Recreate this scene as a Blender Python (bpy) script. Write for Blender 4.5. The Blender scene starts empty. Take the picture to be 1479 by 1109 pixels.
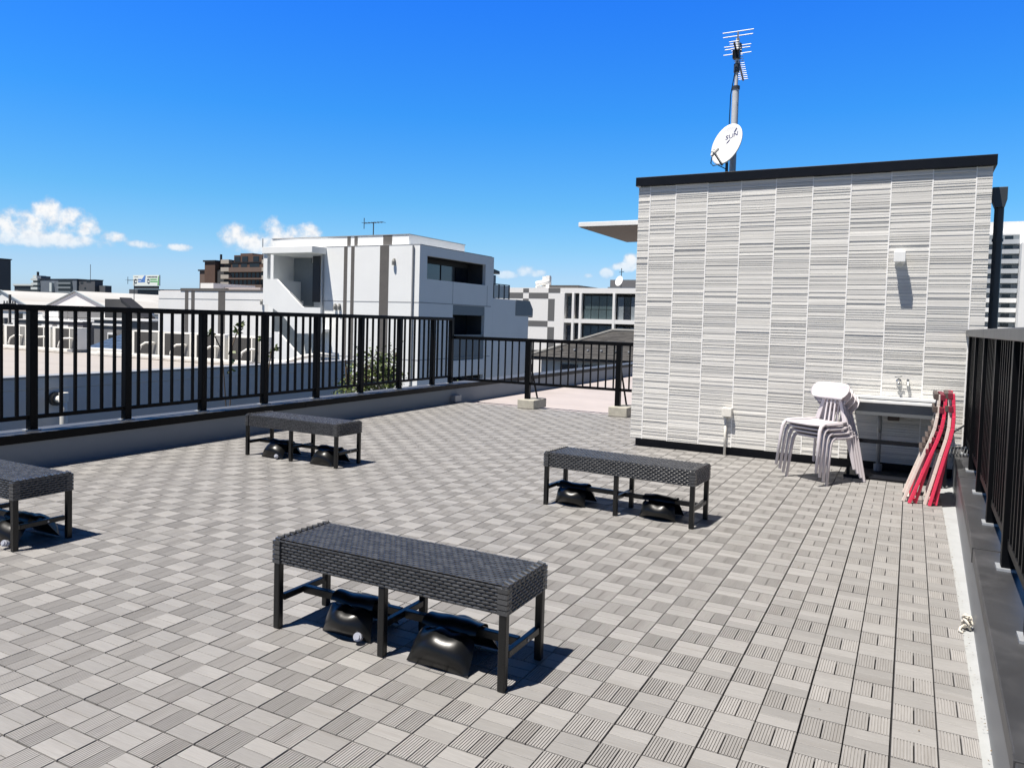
import bpy, bmesh, math, random
import numpy as np
from mathutils import Vector, Matrix

R = math.radians
S = bpy.context.scene
COL = S.collection
rnd = random.Random(7)

# ------------------------------------------------------------------ camera
CAM = dict(pos=(0.3000, -3.0277, 1.4826), yaw=-28.7049, pitch=2.6443, roll=-1.5541)
def camera():
    cd = bpy.data.cameras.new("camera"); co = bpy.data.objects.new("camera", cd); COL.objects.link(co)
    y, p, r = R(CAM['yaw']), R(CAM['pitch']), R(CAM['roll'])
    f = Vector((math.sin(y) * math.cos(p), math.cos(y) * math.cos(p), -math.sin(p)))
    rt = Vector((math.cos(y), -math.sin(y), 0)); dn = f.cross(rt)
    r2 = rt * math.cos(r) + dn * math.sin(r); d2 = dn * math.cos(r) - rt * math.sin(r)
    m = Matrix.Identity(4)
    for i, v in enumerate((r2, -d2, -f)):
        for k in range(3): m[k][i] = v[k]
    m.translation = Vector(CAM['pos']); co.matrix_world = m
    cd.sensor_width = 36; cd.sensor_fit = 'HORIZONTAL'; cd.lens = 1124.04 / 1479 * 36
    cd.shift_x = 40.04 / 1479; cd.shift_y = -40.55 / 1479
    cd.clip_start = .05; cd.clip_end = 6000
    S.camera = co
camera()

# ------------------------------------------------------------------ world, sun, exposure
SUN_AZ, SUN_EL = R(-154.0), R(67.4)
EXPOSURE = 0.64
SKY_STRENGTH = 0.10
def world():
    w = bpy.data.worlds.new("World"); S.world = w; w.use_nodes = True
    nt = w.node_tree; N, L = nt.nodes, nt.links; N.clear()
    def n(t, **k):
        o = N.new(t)
        for a, b in k.items(): setattr(o, a, b)
        return o
    def val(s, v):
        if hasattr(v, 'is_output'): L.new(v, s)
        else: s.default_value = v
    def math_(op, a, b=0.0, c=0.0, clamp=False):
        o = n('ShaderNodeMath', operation=op, use_clamp=clamp)
        val(o.inputs[0], a); val(o.inputs[1], b); val(o.inputs[2], c)
        return o.outputs[0]
    out = n('ShaderNodeOutputWorld'); bg = n('ShaderNodeBackground')
    bg.inputs['Strength'].default_value = SKY_STRENGTH
    sky = n('ShaderNodeTexSky', sky_type='NISHITA', sun_disc=False, sun_elevation=SUN_EL, sun_rotation=SUN_AZ)
    sky.air_density = 1.0; sky.dust_density = 0.6; sky.ozone_density = 3.0
    tc = n('ShaderNodeTexCoord'); sep = n('ShaderNodeSeparateXYZ'); L.new(tc.outputs['Generated'], sep.inputs[0])
    az = math_('MULTIPLY', math_('ARCTAN2', sep.outputs[0], sep.outputs[1]), 180 / math.pi)
    el = math_('MULTIPLY', math_('ARCSINE', sep.outputs[2]), 180 / math.pi)
    # deep summer blue tint by elevation; high sky darkened to weaken the fill light
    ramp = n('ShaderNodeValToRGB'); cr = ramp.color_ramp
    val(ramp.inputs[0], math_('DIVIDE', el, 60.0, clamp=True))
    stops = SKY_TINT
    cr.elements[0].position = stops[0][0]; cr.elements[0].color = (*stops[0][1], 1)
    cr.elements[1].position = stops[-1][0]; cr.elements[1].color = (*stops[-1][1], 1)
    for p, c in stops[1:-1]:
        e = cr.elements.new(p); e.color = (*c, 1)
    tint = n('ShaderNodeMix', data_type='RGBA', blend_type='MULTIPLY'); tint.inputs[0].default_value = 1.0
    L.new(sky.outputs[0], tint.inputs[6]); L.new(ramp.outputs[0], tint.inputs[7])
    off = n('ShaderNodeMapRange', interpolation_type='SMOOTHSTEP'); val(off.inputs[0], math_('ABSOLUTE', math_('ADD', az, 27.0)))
    off.inputs[1].default_value = 48; off.inputs[2].default_value = 110; off.inputs[3].default_value = 1.0; off.inputs[4].default_value = .42  # sky dimmed beside and behind the view to darken shaded walls
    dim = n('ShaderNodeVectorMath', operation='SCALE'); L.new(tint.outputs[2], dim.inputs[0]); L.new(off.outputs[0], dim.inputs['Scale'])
    # cumulus banks low over the horizon
    blobs = [(-61.5, 5.0, 2.4, .9), (-59.3, 5.2, 1.9, 1.0), (-58.0, 6.3, 1.0, .85), (-57.0, 5.6, 1.5, .9), (-55.8, 5.3, 1.1, .7), (-54.3, 4.8, .8, .4), (-58, 4.4, 4, .6), (-52.2, 4.4, 1.1, .3), (-50.2, 4.35, .9, .28),
             (-46.6, 5.3, 1.0, 1.0), (-45.2, 5.0, 1.6, 1.0), (-44.0, 6.0, 1.0, .85), (-42.8, 5.7, 1.1, .8), (-41.6, 5.8, 1.0, .8), (-43.0, 4.9, 2.6, .9),
             (-25.9, 3.7, .7, .45), (-27.3, 3.35, .9, .3), (-25.0, 3.5, .6, .3), (-18.2, 4.6, .55, .6), (-18.6, 4.05, 1.1, .35), (-20.0, 3.6, .6, .38), (-21.3, 3.4, .4, .2), (-16.5, 4.6, 1.0, .6),
             (-75, 5.6, 4, 1.2), (-88, 5.0, 5, 1.0), (-4, 3.6, 3, .7), (12, 4.2, 3, .9), (28, 4.6, 4, 1.2)]
    dens = None
    for a0, e0, ra, re in blobs:
        da = math_('DIVIDE', math_('SUBTRACT', az, a0), ra); de = math_('DIVIDE', math_('SUBTRACT', el, e0), re)
        q = math_('SUBTRACT', 1.0, math_('ADD', math_('MULTIPLY', da, da), math_('MULTIPLY', de, de)))
        dens = q if dens is None else math_('SMOOTH_MAX', dens, q, 0.6)
    dens = math_('MAXIMUM', dens, -1.5)
    nz = n('ShaderNodeTexNoise'); L.new(tc.outputs['Generated'], nz.inputs['Vector'])
    nz.inputs['Scale'].default_value = 48; nz.inputs['Detail'].default_value = 8; nz.inputs['Roughness'].default_value = .58
    nz2 = n('ShaderNodeTexNoise'); L.new(tc.outputs['Generated'], nz2.inputs['Vector'])
    nz2.inputs['Scale'].default_value = 130; nz2.inputs['Detail'].default_value = 5
    d2 = math_('ADD', dens, math_('MULTIPLY', math_('SUBTRACT', nz.outputs[0], .5), 3.6))
    mr = n('ShaderNodeMapRange', interpolation_type='SMOOTHSTEP'); val(mr.inputs[0], d2)
    mr.inputs[1].default_value = -.25; mr.inputs[2].default_value = 1.15
    # soft towards the base, where the banks melt into the haze
    soft = n('ShaderNodeMapRange', interpolation_type='SMOOTHSTEP'); val(soft.inputs[0], el)
    soft.inputs[1].default_value = 2.6; soft.inputs[2].default_value = 5.4; soft.inputs[3].default_value = .35; soft.inputs[4].default_value = .97
    mask = math_('MULTIPLY', mr.outputs[0], soft.outputs[0])
    cc = n('ShaderNodeValToRGB'); val(cc.inputs[0], math_('ADD', math_('MULTIPLY', nz2.outputs[0], .75), math_('MULTIPLY', mr.outputs[0], .35)))
    cc.color_ramp.elements[0].position = .25; cc.color_ramp.elements[0].color = (5.2 / _E, 6.0 / _E, 7.4 / _E, 1)
    cc.color_ramp.elements[1].position = .75; cc.color_ramp.elements[1].color = (10.0 / _E, 9.9 / _E, 9.8 / _E, 1)
    mix = n('ShaderNodeMix', data_type='RGBA'); L.new(mask, mix.inputs[0])
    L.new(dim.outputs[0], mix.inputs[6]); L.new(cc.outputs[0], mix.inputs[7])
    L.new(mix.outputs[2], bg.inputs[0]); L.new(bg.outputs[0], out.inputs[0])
    w.cycles.sampling_method = 'MANUAL'; w.cycles.sample_map_resolution = 1024
_E = 2 ** EXPOSURE
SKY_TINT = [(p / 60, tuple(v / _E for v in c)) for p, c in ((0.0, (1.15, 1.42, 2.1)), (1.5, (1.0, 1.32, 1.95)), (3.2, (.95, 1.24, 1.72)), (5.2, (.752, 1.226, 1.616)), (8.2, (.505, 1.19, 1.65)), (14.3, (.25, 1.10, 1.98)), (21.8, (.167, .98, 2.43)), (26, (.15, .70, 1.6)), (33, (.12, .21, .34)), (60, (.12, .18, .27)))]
world()
def sun():
    d = bpy.data.lights.new("sun", 'SUN'); d.energy = 5.0; d.angle = R(.53); d.color = (1, .94, .865)
    o = bpy.data.objects.new("sun", d); COL.objects.link(o)
    v = Vector((math.sin(SUN_AZ) * math.cos(SUN_EL), math.cos(SUN_AZ) * math.cos(SUN_EL), math.sin(SUN_EL)))
    o.rotation_euler = v.to_track_quat('Z', 'Y').to_euler(); o.location = v * 50
sun()
S.view_settings.view_transform = 'Standard'; S.view_settings.look = 'None'
S.view_settings.exposure = EXPOSURE; S.view_settings.gamma = 1.0; S.view_settings.use_curve_mapping = False

# ------------------------------------------------------------------ materials
MATS = {}
def mat(name, col, rough=.6, metal=0.0, var=.08, scale=6.0, bump=0.0, bscale=40.0, stretch=(1, 1, 1), spec=.5, island=0.0, coat=0.0, stain=None, trans=0.0):
    if name in MATS: return MATS[name]
    m = bpy.data.materials.new(name); m.use_nodes = True; MATS[name] = m
    nt = m.node_tree; N, L = nt.nodes, nt.links; p = N['Principled BSDF']
    p.inputs['Roughness'].default_value = rough; p.inputs['Metallic'].default_value = metal
    p.inputs['Specular IOR Level'].default_value = spec
    p.inputs['Coat Weight'].default_value = coat
    if trans: p.inputs['Transmission Weight'].default_value = trans
    tc = N.new('ShaderNodeTexCoord'); mp = N.new('ShaderNodeMapping'); L.new(tc.outputs['Object'], mp.inputs[0]); mp.inputs['Scale'].default_value = stretch
    nz = N.new('ShaderNodeTexNoise'); L.new(mp.outputs[0], nz.inputs['Vector']); nz.inputs['Scale'].default_value = scale; nz.inputs['Detail'].default_value = 6; nz.inputs['Roughness'].default_value = .65
    mr = N.new('ShaderNodeMapRange'); L.new(nz.outputs[0], mr.inputs[0]); mr.inputs[1].default_value = .25; mr.inputs[2].default_value = .75
    mr.inputs[3].default_value = 1 - var; mr.inputs[4].default_value = 1 + var
    fac = mr.outputs[0]
    if island:
        g = N.new('ShaderNodeNewGeometry'); m2 = N.new('ShaderNodeMapRange'); L.new(g.outputs['Random Per Island'], m2.inputs[0])
        m2.inputs[3].default_value = 1 - island; m2.inputs[4].default_value = 1 + island
        mm = N.new('ShaderNodeMath'); mm.operation = 'MULTIPLY'; L.new(fac, mm.inputs[0]); L.new(m2.outputs[0], mm.inputs[1]); fac = mm.outputs[0]
    mx = N.new('ShaderNodeVectorMath'); mx.operation = 'SCALE'; mx.inputs[0].default_value = col[:3]; L.new(fac, mx.inputs['Scale'])
    colour = mx.outputs[0]
    if stain:
        sc, amount, scol = stain
        n3 = N.new('ShaderNodeTexNoise'); L.new(mp.outputs[0], n3.inputs['Vector']); n3.inputs['Scale'].default_value = sc; n3.inputs['Detail'].default_value = 5; n3.inputs['Distortion'].default_value = .6
        r3 = N.new('ShaderNodeMapRange'); r3.interpolation_type = 'SMOOTHSTEP'; L.new(n3.outputs[0], r3.inputs[0]); r3.inputs[1].default_value = .5; r3.inputs[2].default_value = .72; r3.inputs[4].default_value = amount
        mi = N.new('ShaderNodeMix'); mi.data_type = 'RGBA'; L.new(r3.outputs[0], mi.inputs[0]); L.new(colour, mi.inputs[6]); mi.inputs[7].default_value = (*scol, 1); colour = mi.outputs[2]
    L.new(colour, p.inputs['Base Color'])
    rr = N.new('ShaderNodeMapRange'); L.new(nz.outputs[0], rr.inputs[0]); rr.inputs[3].default_value = max(.02, rough - .08); rr.inputs[4].default_value = min(1, rough + .08); L.new(rr.outputs[0], p.inputs['Roughness'])
    if bump:
        n2 = N.new('ShaderNodeTexNoise'); L.new(mp.outputs[0], n2.inputs['Vector']); n2.inputs['Scale'].default_value = bscale; n2.inputs['Detail'].default_value = 4
        b = N.new('ShaderNodeBump'); b.inputs['Strength'].default_value = bump; b.inputs['Distance'].default_value = .01; L.new(n2.outputs[0], b.inputs['Height']); L.new(b.outputs[0], p.inputs['Normal'])
    return m

M_SMOOTH = mat('deck_smooth', (.258, .252, .243), .62, var=.11, scale=5, stretch=(2.2, 26, 8), island=.13, bump=.25, bscale=9, stain=(.5, .4, (.20, .188, .175)))
M_GROOVE = mat('deck_grooved', (.276, .268, .258), .68, var=.13, scale=5, stretch=(26, 2.2, 8), island=.13, bump=.2, bscale=9, stain=(.5, .4, (.20, .188, .175)))
M_DECKBASE = mat('deck_base', (.012, .012, .014), .8)
M_CONC = mat('pale_concrete', (.40, .36, .35), .85, var=.08, scale=1.3, bump=.25, bscale=60, stain=(.7, .35, (.30, .27, .265)))
M_RENDER = mat('parapet_paint', (.21, .235, .26), .75, var=.05, scale=2, bump=.15, bscale=90, stain=(1.2, .25, (.17, .19, .21)))
M_COPE = mat('coping_metal', (.085, .09, .10), .5, spec=.3, var=.12, scale=3, bump=.04, bscale=15)
M_COPE_R = mat('coping_grey', (.050, .051, .054), .42, metal=.2, var=.16, scale=4, stain=(3, .4, (.13, .13, .135)))
M_BLACK = mat('fence_black', (.003, .0033, .0042), .42, var=.1, spec=.12)
M_MAST = mat('mast_grey', (.60, .61, .62), .45, metal=.1, var=.08, scale=12)
M_GALV = mat('galvanised', (.42, .44, .46), .42, metal=.35, var=.12, scale=12)
M_WALLMETAL = mat('flashing_grey', (.19, .20, .21), .42, metal=.25, var=.10, scale=3, stretch=(1, .3, 1), stain=(2.2, .35, (.14, .145, .15)))
M_MEMBRANE = mat('white_membrane', (.37, .385, .39), .6, var=.06, scale=8, bump=.2, bscale=30, stain=(5, .3, (.26, .26, .25)))
M_SIDING = mat('siding_strip', (.70, .69, .655), .62, var=.07, scale=3, stretch=(1.5, 1, 30), island=.13, bump=.15, bscale=40, stain=(1.1, .16, (.48, .46, .43)))
M_JOINT = mat('siding_joint', (.85, .845, .83), .6, var=.04)
M_NAVY = mat('cap_dark', (.005, .006, .009), .4, spec=.25)
M_SKIRT = mat('skirting_dark', (.007, .008, .012), .5, spec=.25)
M_WOODSOF = mat('soffit_wood', (.11, .085, .065), .6, var=.3, scale=4, stretch=(2, 30, 2))
M_WHITEMETAL = mat('white_metal', (.80, .81, .80), .4, var=.04, stain=(7, .15, (.5, .5, .48)))
M_PIPEGREY = mat('pipe_dark_grey', (.045, .050, .056), .36, var=.1, spec=.6)
M_WICKER = mat('wicker', (.050, .052, .056), .27, var=.15, scale=60, island=.3, spec=.55)
M_GAP = mat('wicker_gap', (.004, .004, .005), .7, spec=.1)  # near-black backing sheet paints the shade between the strands
M_LEG = mat('bench_leg', (.007, .0075, .008), .3, var=.12, scale=30, bump=.12, bscale=200, spec=.4)
M_BAG = mat('bag_black', (.005, .0055, .006), .32, var=.1, scale=8, spec=.42, bump=.10, bscale=7)
M_CLEAR = mat('valve_cap', (.55, .57, .64), .15, var=.05, trans=.4)
M_LILAC = mat('chair_plastic', (.60, .56, .58), .5, var=.035, scale=5)
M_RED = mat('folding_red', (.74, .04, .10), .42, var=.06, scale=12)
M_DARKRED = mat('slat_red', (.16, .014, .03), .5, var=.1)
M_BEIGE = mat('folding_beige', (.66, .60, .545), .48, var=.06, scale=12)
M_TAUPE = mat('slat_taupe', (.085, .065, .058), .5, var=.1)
M_STEEL = mat('stainless', (.62, .62, .60), .22, metal=.95, var=.05)
M_BASIN = mat('basin_side', (.16, .17, .18), .4, metal=.3)
M_PVC = mat('pvc_grey', (.30, .31, .32), .5)
M_BLOCK = mat('concrete_block', (.40, .385, .33), .9, var=.15, scale=14, bump=.5, bscale=70, stain=(9, .4, (.27, .26, .22)))
M_LAMPBEIGE = mat('fitting_beige', (.72, .70, .64), .5, var=.04)
M_ROPE = mat('rope', (.62, .58, .5), .8, var=.2, scale=40)
M_WHITE = mat('painted_white', (.84, .855, .85), .7, var=.03, scale=.6, bump=.1, bscale=12, stain=(.35, (.10), (.70, .71, .70)))
M_WHITE2 = mat('painted_white_wing', (.80, .80, .79), .75, var=.05, scale=.5, stain=(.4, .18, (.62, .62, .61)))
M_STRIPE = mat('stripe_grey', (.115, .108, .102), .75, var=.12, scale=3)
M_LINE = mat('joint_line', (.33, .34, .35), .8)
M_GLASS = mat('window_dark', (.018, .022, .028), .08, var=.2, scale=.7, spec=.8)
M_GLASSG = mat('balcony_glass', (.07, .10, .105), .08, var=.25, scale=.5, spec=.8)
M_FRAME = mat('window_frame', (.03, .03, .033), .5)
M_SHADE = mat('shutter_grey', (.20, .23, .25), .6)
M_NROOF = mat('neighbour_roof', (.36, .335, .315), .85, var=.07, scale=.8, stretch=(.3, 3, 1), stain=(.6, .3, (.29, .26, .24)))
M_NWALL = mat('neighbour_wall', (.62, .63, .62), .75, var=.05, scale=1, stain=(.8, .25, (.52, .53, .53)))
M_ACCOIL = mat('ac_coil', (.055, .053, .05), .6, var=.2, scale=40)
M_ACGREY = mat('ac_panel', (.22, .22, .21), .6)
M_ACWHITE = mat('ac_white', (.78, .77, .72), .5, var=.04)
M_SHED = mat('shed_roof', (.50, .50, .485), .6, var=.08, scale=.8, stain=(.22, .9, (.27, .21, .155)), stretch=(1.0, .35, 1))
M_SHEDTRIM = mat('shed_trim', (.30, .35, .38), .6)
M_GREYWALL = mat('grey_siding', (.16, .16, .165), .7, var=.1)
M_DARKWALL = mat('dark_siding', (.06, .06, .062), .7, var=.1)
M_BLUETILE = mat('blue_tile', (.05, .085, .15), .4, var=.3, scale=3, spec=.6)
M_GREYTILE = mat('grey_tile', (.060, .058, .056), .55, var=.25, scale=5, island=.3)
M_BROWN = mat('brown_tile_wall', (.105, .062, .045), .7, var=.15, scale=.3)
M_BROWN2 = mat('brown_balcony', (.15, .105, .085), .7, var=.1, scale=.3)
M_TAN = mat('tan_balcony', (.42, .38, .33), .7)
M_APGREY = mat('apartment_grey', (.13, .155, .19), .7, var=.1, scale=.2)
M_APDARK = mat('apartment_dark', (.085, .09, .10), .7, var=.12, scale=.2)
M_APLIGHT = mat('apartment_light', (.55, .60, .60), .7)
M_CHECK = mat('checker_white', (.80, .79, .77), .7, var=.04)
M_CHECKG = mat('checker_grey', (.13, .13, .13), .7, var=.1)
M_TOWERG = mat('tower_balcony_grey', (.42, .45, .48), .7)
M_GROUND = mat('city_ground', (.09, .095, .085), .9, var=.5, scale=.06, stain=(.03, .6, (.05, .075, .035)))
M_SIGNB = mat('sign_blue', (.10, .24, .62), .5); M_SIGNG = mat('sign_green', (.10, .45, .12), .5); M_SIGNK = mat('sign_ink', (.04, .045, .06), .5)
M_SIGNW = mat('sign_white', (.80, .85, .82), .5)
M_DISH = mat('dish_white', (.83, .83, .81), .35, var=.03)
M_LOGO = mat('logo_navy', (.03, .03, .12), .4)
M_LEAF = mat('leaf', (.11, .15, .04), .5, var=.35, scale=9, island=.5)
M_BARK = mat('bark', (.12, .09, .06), .85, var=.3, scale=20)
M_REDEAVE = mat('red_eave', (.25, .04, .035), .6)
M_TANK = mat('tank_pale', (.72, .72, .70), .6)

# ------------------------------------------------------------------ builders
class MB:
    def __init__(s): s.v = []; s.f = []; s.mi = []
    def add(s, vs, fs, mi=0):
        b = len(s.v); s.v += [tuple(map(float, v)) for v in vs]; s.f += [tuple(i + b for i in f) for f in fs]; s.mi += [mi] * len(fs); return s
    def box(s, x0, y0, z0, x1, y1, z1, mi=0):
        if x0 > x1: x0, x1 = x1, x0
        if y0 > y1: y0, y1 = y1, y0
        if z0 > z1: z0, z1 = z1, z0
        return s.add([(x0, y0, z0), (x1, y0, z0), (x1, y1, z0), (x0, y1, z0), (x0, y0, z1), (x1, y0, z1), (x1, y1, z1), (x0, y1, z1)],
                     [(0, 3, 2, 1), (4, 5, 6, 7), (0, 1, 5, 4), (1, 2, 6, 5), (2, 3, 7, 6), (3, 0, 4, 7)], mi)
    def bar(s, a, b, w, h=None, up=(0, 0, 1), mi=0, w2=None, h2=None):
        a, b = Vector(a), Vector(b); h = h or w; d = (b - a).normalized(); up = Vector(up)
        if abs(d.dot(up)) > .98: up = Vector((0, 1, 0))
        x = d.cross(up).normalized(); y = x.cross(d).normalized(); w2 = w2 or w; h2 = h2 or h
        vs = []
        for p, ww, hh in ((a, w, h), (b, w2, h2)):
            for i, j in ((-1, -1), (1, -1), (1, 1), (-1, 1)): vs.append(p + x * ww / 2 * i + y * hh / 2 * j)
        return s.add(vs, [(0, 1, 2, 3), (7, 6, 5, 4), (0, 4, 5, 1), (1, 5, 6, 2), (2, 6, 7, 3), (3, 7, 4, 0)], mi)
    def tube(s, pts, r, n=10, mi=0, cap=True):
        pts = [Vector(p) for p in pts]; rs = r if isinstance(r, (list, tuple)) else [r] * len(pts)
        vs = []; prev = None
        for i, p in enumerate(pts):
            d = (pts[min(i + 1, len(pts) - 1)] - pts[max(i - 1, 0)]).normalized()
            if prev is None:
                u = Vector((0, 0, 1)) if abs(d.z) < .9 else Vector((1, 0, 0)); x = d.cross(u).normalized()
            else:
                x = (prev - d * prev.dot(d)).normalized()
            prev = x; y = d.cross(x)
            for k in range(n):
                a = 2 * math.pi * k / n; vs.append(p + (x * math.cos(a) + y * math.sin(a)) * rs[i])
        fs = []
        for i in range(len(pts) - 1):
            for k in range(n): fs.append((i * n + k, i * n + (k + 1) % n, (i + 1) * n + (k + 1) % n, (i + 1) * n + k))
        if cap: fs.append(tuple(range(n - 1, -1, -1))); fs.append(tuple((len(pts) - 1) * n + k for k in range(n)))
        return s.add(vs, fs, mi)
    def cyl(s, x, y, z0, z1, r, r2=None, n=20, mi=0): return s.tube([(x, y, z0), (x, y, z1)], [r, r2 or r], n, mi)
    def prism(s, poly, axis, a, b, mi=0):
        """poly: 2-D outline; axis: 'y' -> points are (x,z) extruded from y=a to y=b; 'x' -> (y,z); 'z' -> (x,y)."""
        def P(q, t): return {'y': (q[0], t, q[1]), 'x': (t, q[0], q[1]), 'z': (q[0], q[1], t)}[axis]
        n = len(poly); vs = [P(q, a) for q in poly] + [P(q, b) for q in poly]
        fs = [tuple(range(n)), tuple(range(2 * n - 1, n - 1, -1))] + [(i, i + n, (i + 1) % n + n, (i + 1) % n) for i in range(n)]
        return s.add(vs, fs, mi)
    def quad(s, a, b, c, d, mi=0): return s.add([a, b, c, d], [(0, 1, 2, 3)], mi)
    def build(s, name, m, parent=None, world=False, smooth=False, bevel=0.0, seg=2, sub=0, fix=True):
        me = bpy.data.meshes.new(name); vs = s.v
        if parent is not None and world:
            root = parent
            while root.parent: root = root.parent
            inv = (Matrix.Translation(root.location) @ root.rotation_euler.to_matrix().to_4x4()).inverted()
            vs = [tuple(inv @ Vector(v)) for v in vs]
        me.from_pydata(vs, [], s.f)
        for q in (m if isinstance(m, (list, tuple)) else [m]): me.materials.append(q)
        if any(s.mi): me.polygons.foreach_set('material_index', s.mi)
        if fix:
            bm = bmesh.new(); bm.from_mesh(me); bmesh.ops.recalc_face_normals(bm, faces=bm.faces); bm.to_mesh(me); bm.free()
        if smooth: me.polygons.foreach_set('use_smooth', [True] * len(me.polygons))
        me.update()
        o = bpy.data.objects.new(name, me); COL.objects.link(o); o.parent = parent
        if bevel:
            b = o.modifiers.new('bevel', 'BEVEL'); b.width = bevel; b.segments = seg; b.limit_method = 'ANGLE'; b.angle_limit = R(40)
        if sub:
            q = o.modifiers.new('sub', 'SUBSURF'); q.levels = q.render_levels = sub
        return o
def B(*a): return MB().box(*a)
def tag(o, label, cat, group=None):
    o['label'] = label; o['category'] = cat
    if group: o['group'] = group
    return o
def thing(name, label, cat, loc=(0, 0, 0), rz=0.0, group=None):
    o = bpy.data.objects.new(name, None); COL.objects.link(o); o.location = loc; o.rotation_euler = (0, 0, rz); o.empty_display_size = .1
    return tag(o, label, cat, group)
def struct(o, kind='structure'): o['kind'] = kind; return o
def copy_tree(o, parent=None):
    c = o.copy(); COL.objects.link(c); c.parent = parent
    for ch in list(o.children): copy_tree(ch, c)
    return c
def dup(root, loc, rz, label, group=None):
    c = copy_tree(root); c.location = loc; c.rotation_euler = (0, 0, rz); c['label'] = label
    if group: c['group'] = group
    return c
def text_mesh(txt, size, extrude=.001):
    cu = bpy.data.curves.new('t', 'FONT'); cu.body = txt; cu.size = size; cu.extrude = extrude; cu.align_x = 'CENTER'; cu.align_y = 'CENTER'; cu.resolution_u = 3
    ob = bpy.data.objects.new('t', cu); COL.objects.link(ob)
    me = bpy.data.meshes.new_from_object(ob.evaluated_get(bpy.context.evaluated_depsgraph_get()))
    vs = [tuple(v.co) for v in me.vertices]; fs = [tuple(p.vertices) for p in me.polygons]
    bpy.data.objects.remove(ob); bpy.data.curves.remove(cu); bpy.data.meshes.remove(me)
    return vs, fs

# ================================================================== the setting
GZ = -10.0
g = MB().quad((-2500, -2500, GZ), (2500, -2500, GZ), (2500, 2500, GZ), (-2500, 2500, GZ)).build('ground', M_GROUND); struct(g)
# our own building below the roof, and the bare slab that shows beyond the low fence
o = MB().box(-7.12, -7.5, GZ, 1.05, 24, -.09).build('building_below', M_RENDER); struct(o)
o = MB().box(-6.8, 8.985, -.088, 1.0, 23.8, -.03).build('roof_slab', M_CONC); struct(o)
# tiled deck: every slat is real geometry, the grooved ones with real grooves
def deck():
    v = []; f = []; mi = []
    def face_strip(prof, along, lo, hi, m):
        # prof: list of (t, z) across the slat; along: 'x' or 'y' is the long direction
        b = len(v)
        for t, z in prof:
            for q in (lo, hi): v.append((q, t, z) if along == 'x' else (t, q, z))
        n = len(prof)
        for i in range(n - 1):
            a, c = b + 2 * i, b + 2 * i + 2
            f.append((a, a + 1, c + 1, c) if along == 'x' else (a, c, c + 1, a + 1)); mi.append(m)
        # ends
        e0 = [b + 2 * i for i in range(n)]; e1 = [b + 2 * i + 1 for i in range(n)]
        f.append(tuple(e0)); mi.append(m); f.append(tuple(reversed(e1))); mi.append(m)
    Q = .15; zb = -.016
    for iu in range(-45, 4):
        for iv in range(-32, 60):
            x0, y0 = iu * Q, iv * Q
            heavy = .0038; light = .0027
            xa = x0 + (heavy if iu % 2 == 0 else light); xb = x0 + Q - (heavy if iu % 2 else light)
            ya = y0 + (heavy if iv % 2 == 0 else light); yb = y0 + Q - (heavy if iv % 2 else light)
            if iu == 3: xb = min(xb, .582 + .0058 * y0)
            jz = rnd.uniform(-.0008, .0008)
            if (iu + iv) % 2 == 0:   # grooved, slats along y
                mid = (x0 + Q / 2)
                for a, b_ in ((xa, mid - .0026), (mid + .0026, xb)):
                    if b_ - a < .02: continue
                    prof = [(a, zb), (a, jz - .001), (a + .001, jz)]
                    w = b_ - a; ng = 6; gw = .0034
                    for k in range(ng):
                        c = a + .0085 + (w - .017) * k / (ng - 1)
                        prof += [(c - gw / 2, jz), (c - gw / 2 + .0008, jz - .0045), (c + gw / 2 - .0008, jz - .0045), (c + gw / 2, jz)]
                    prof += [(b_ - .001, jz), (b_, jz - .001), (b_, zb)]
                    face_strip(prof, 'y', ya, yb, 1)
            else:
                mid = y0 + Q / 2
                for a, b_ in ((ya, mid - .0014), (mid + .0014, yb)):
                    prof = [(a, zb), (a, jz - .0012), (a + .0012, jz), (b_ - .0012, jz), (b_, jz - .0012), (b_, zb)]
                    face_strip(prof, 'x', xa, xb, 0)
    me = bpy.data.meshes.new('deck_tiles'); me.from_pydata(v, [], f); me.materials.append(M_SMOOTH); me.materials.append(M_GROOVE)
    me.polygons.foreach_set('material_index', mi)
    bm = bmesh.new(); bm.from_mesh(me); bmesh.ops.recalc_face_normals(bm, faces=bm.faces)
    bm.to_mesh(me); bm.free(); me.update()
    o = bpy.data.objects.new('deck_floor', me); COL.objects.link(o); struct(o)
    # make sure every top faces up
    bad = [p.index for p in me.polygons if p.normal.z < -.9]
    if bad:
        bm = bmesh.new(); bm.from_mesh(me); bm.faces.ensure_lookup_table(); bmesh.ops.reverse_faces(bm, faces=[bm.faces[i] for i in bad]); bm.to_mesh(me); bm.free()
    b = MB().box(-6.78, -5.2, -.088, .60, 8.985, -.017).build('deck_floor_base', M_DECKBASE); struct(b)
deck()
o = MB().add([(.586, -5, -.088), (.56, -5, -.012), (.614, 8.9, -.012), (.64, 8.9, -.088), (.64, -5, -.012), (.78, 8.9, -.012), (.64, -5, -.088), (.78, 8.9, -.088)],
             [(0, 1, 2, 3), (1, 4, 5, 2), (4, 6, 7, 5)]).build('membrane_strip_floor', M_MEMBRANE); struct(o)
o = MB().box(-6.80, -5.0, -.02, -6.752, 9.0, -.004).build('left_edge_strip_floor', M_MEMBRANE); struct(o)

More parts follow.
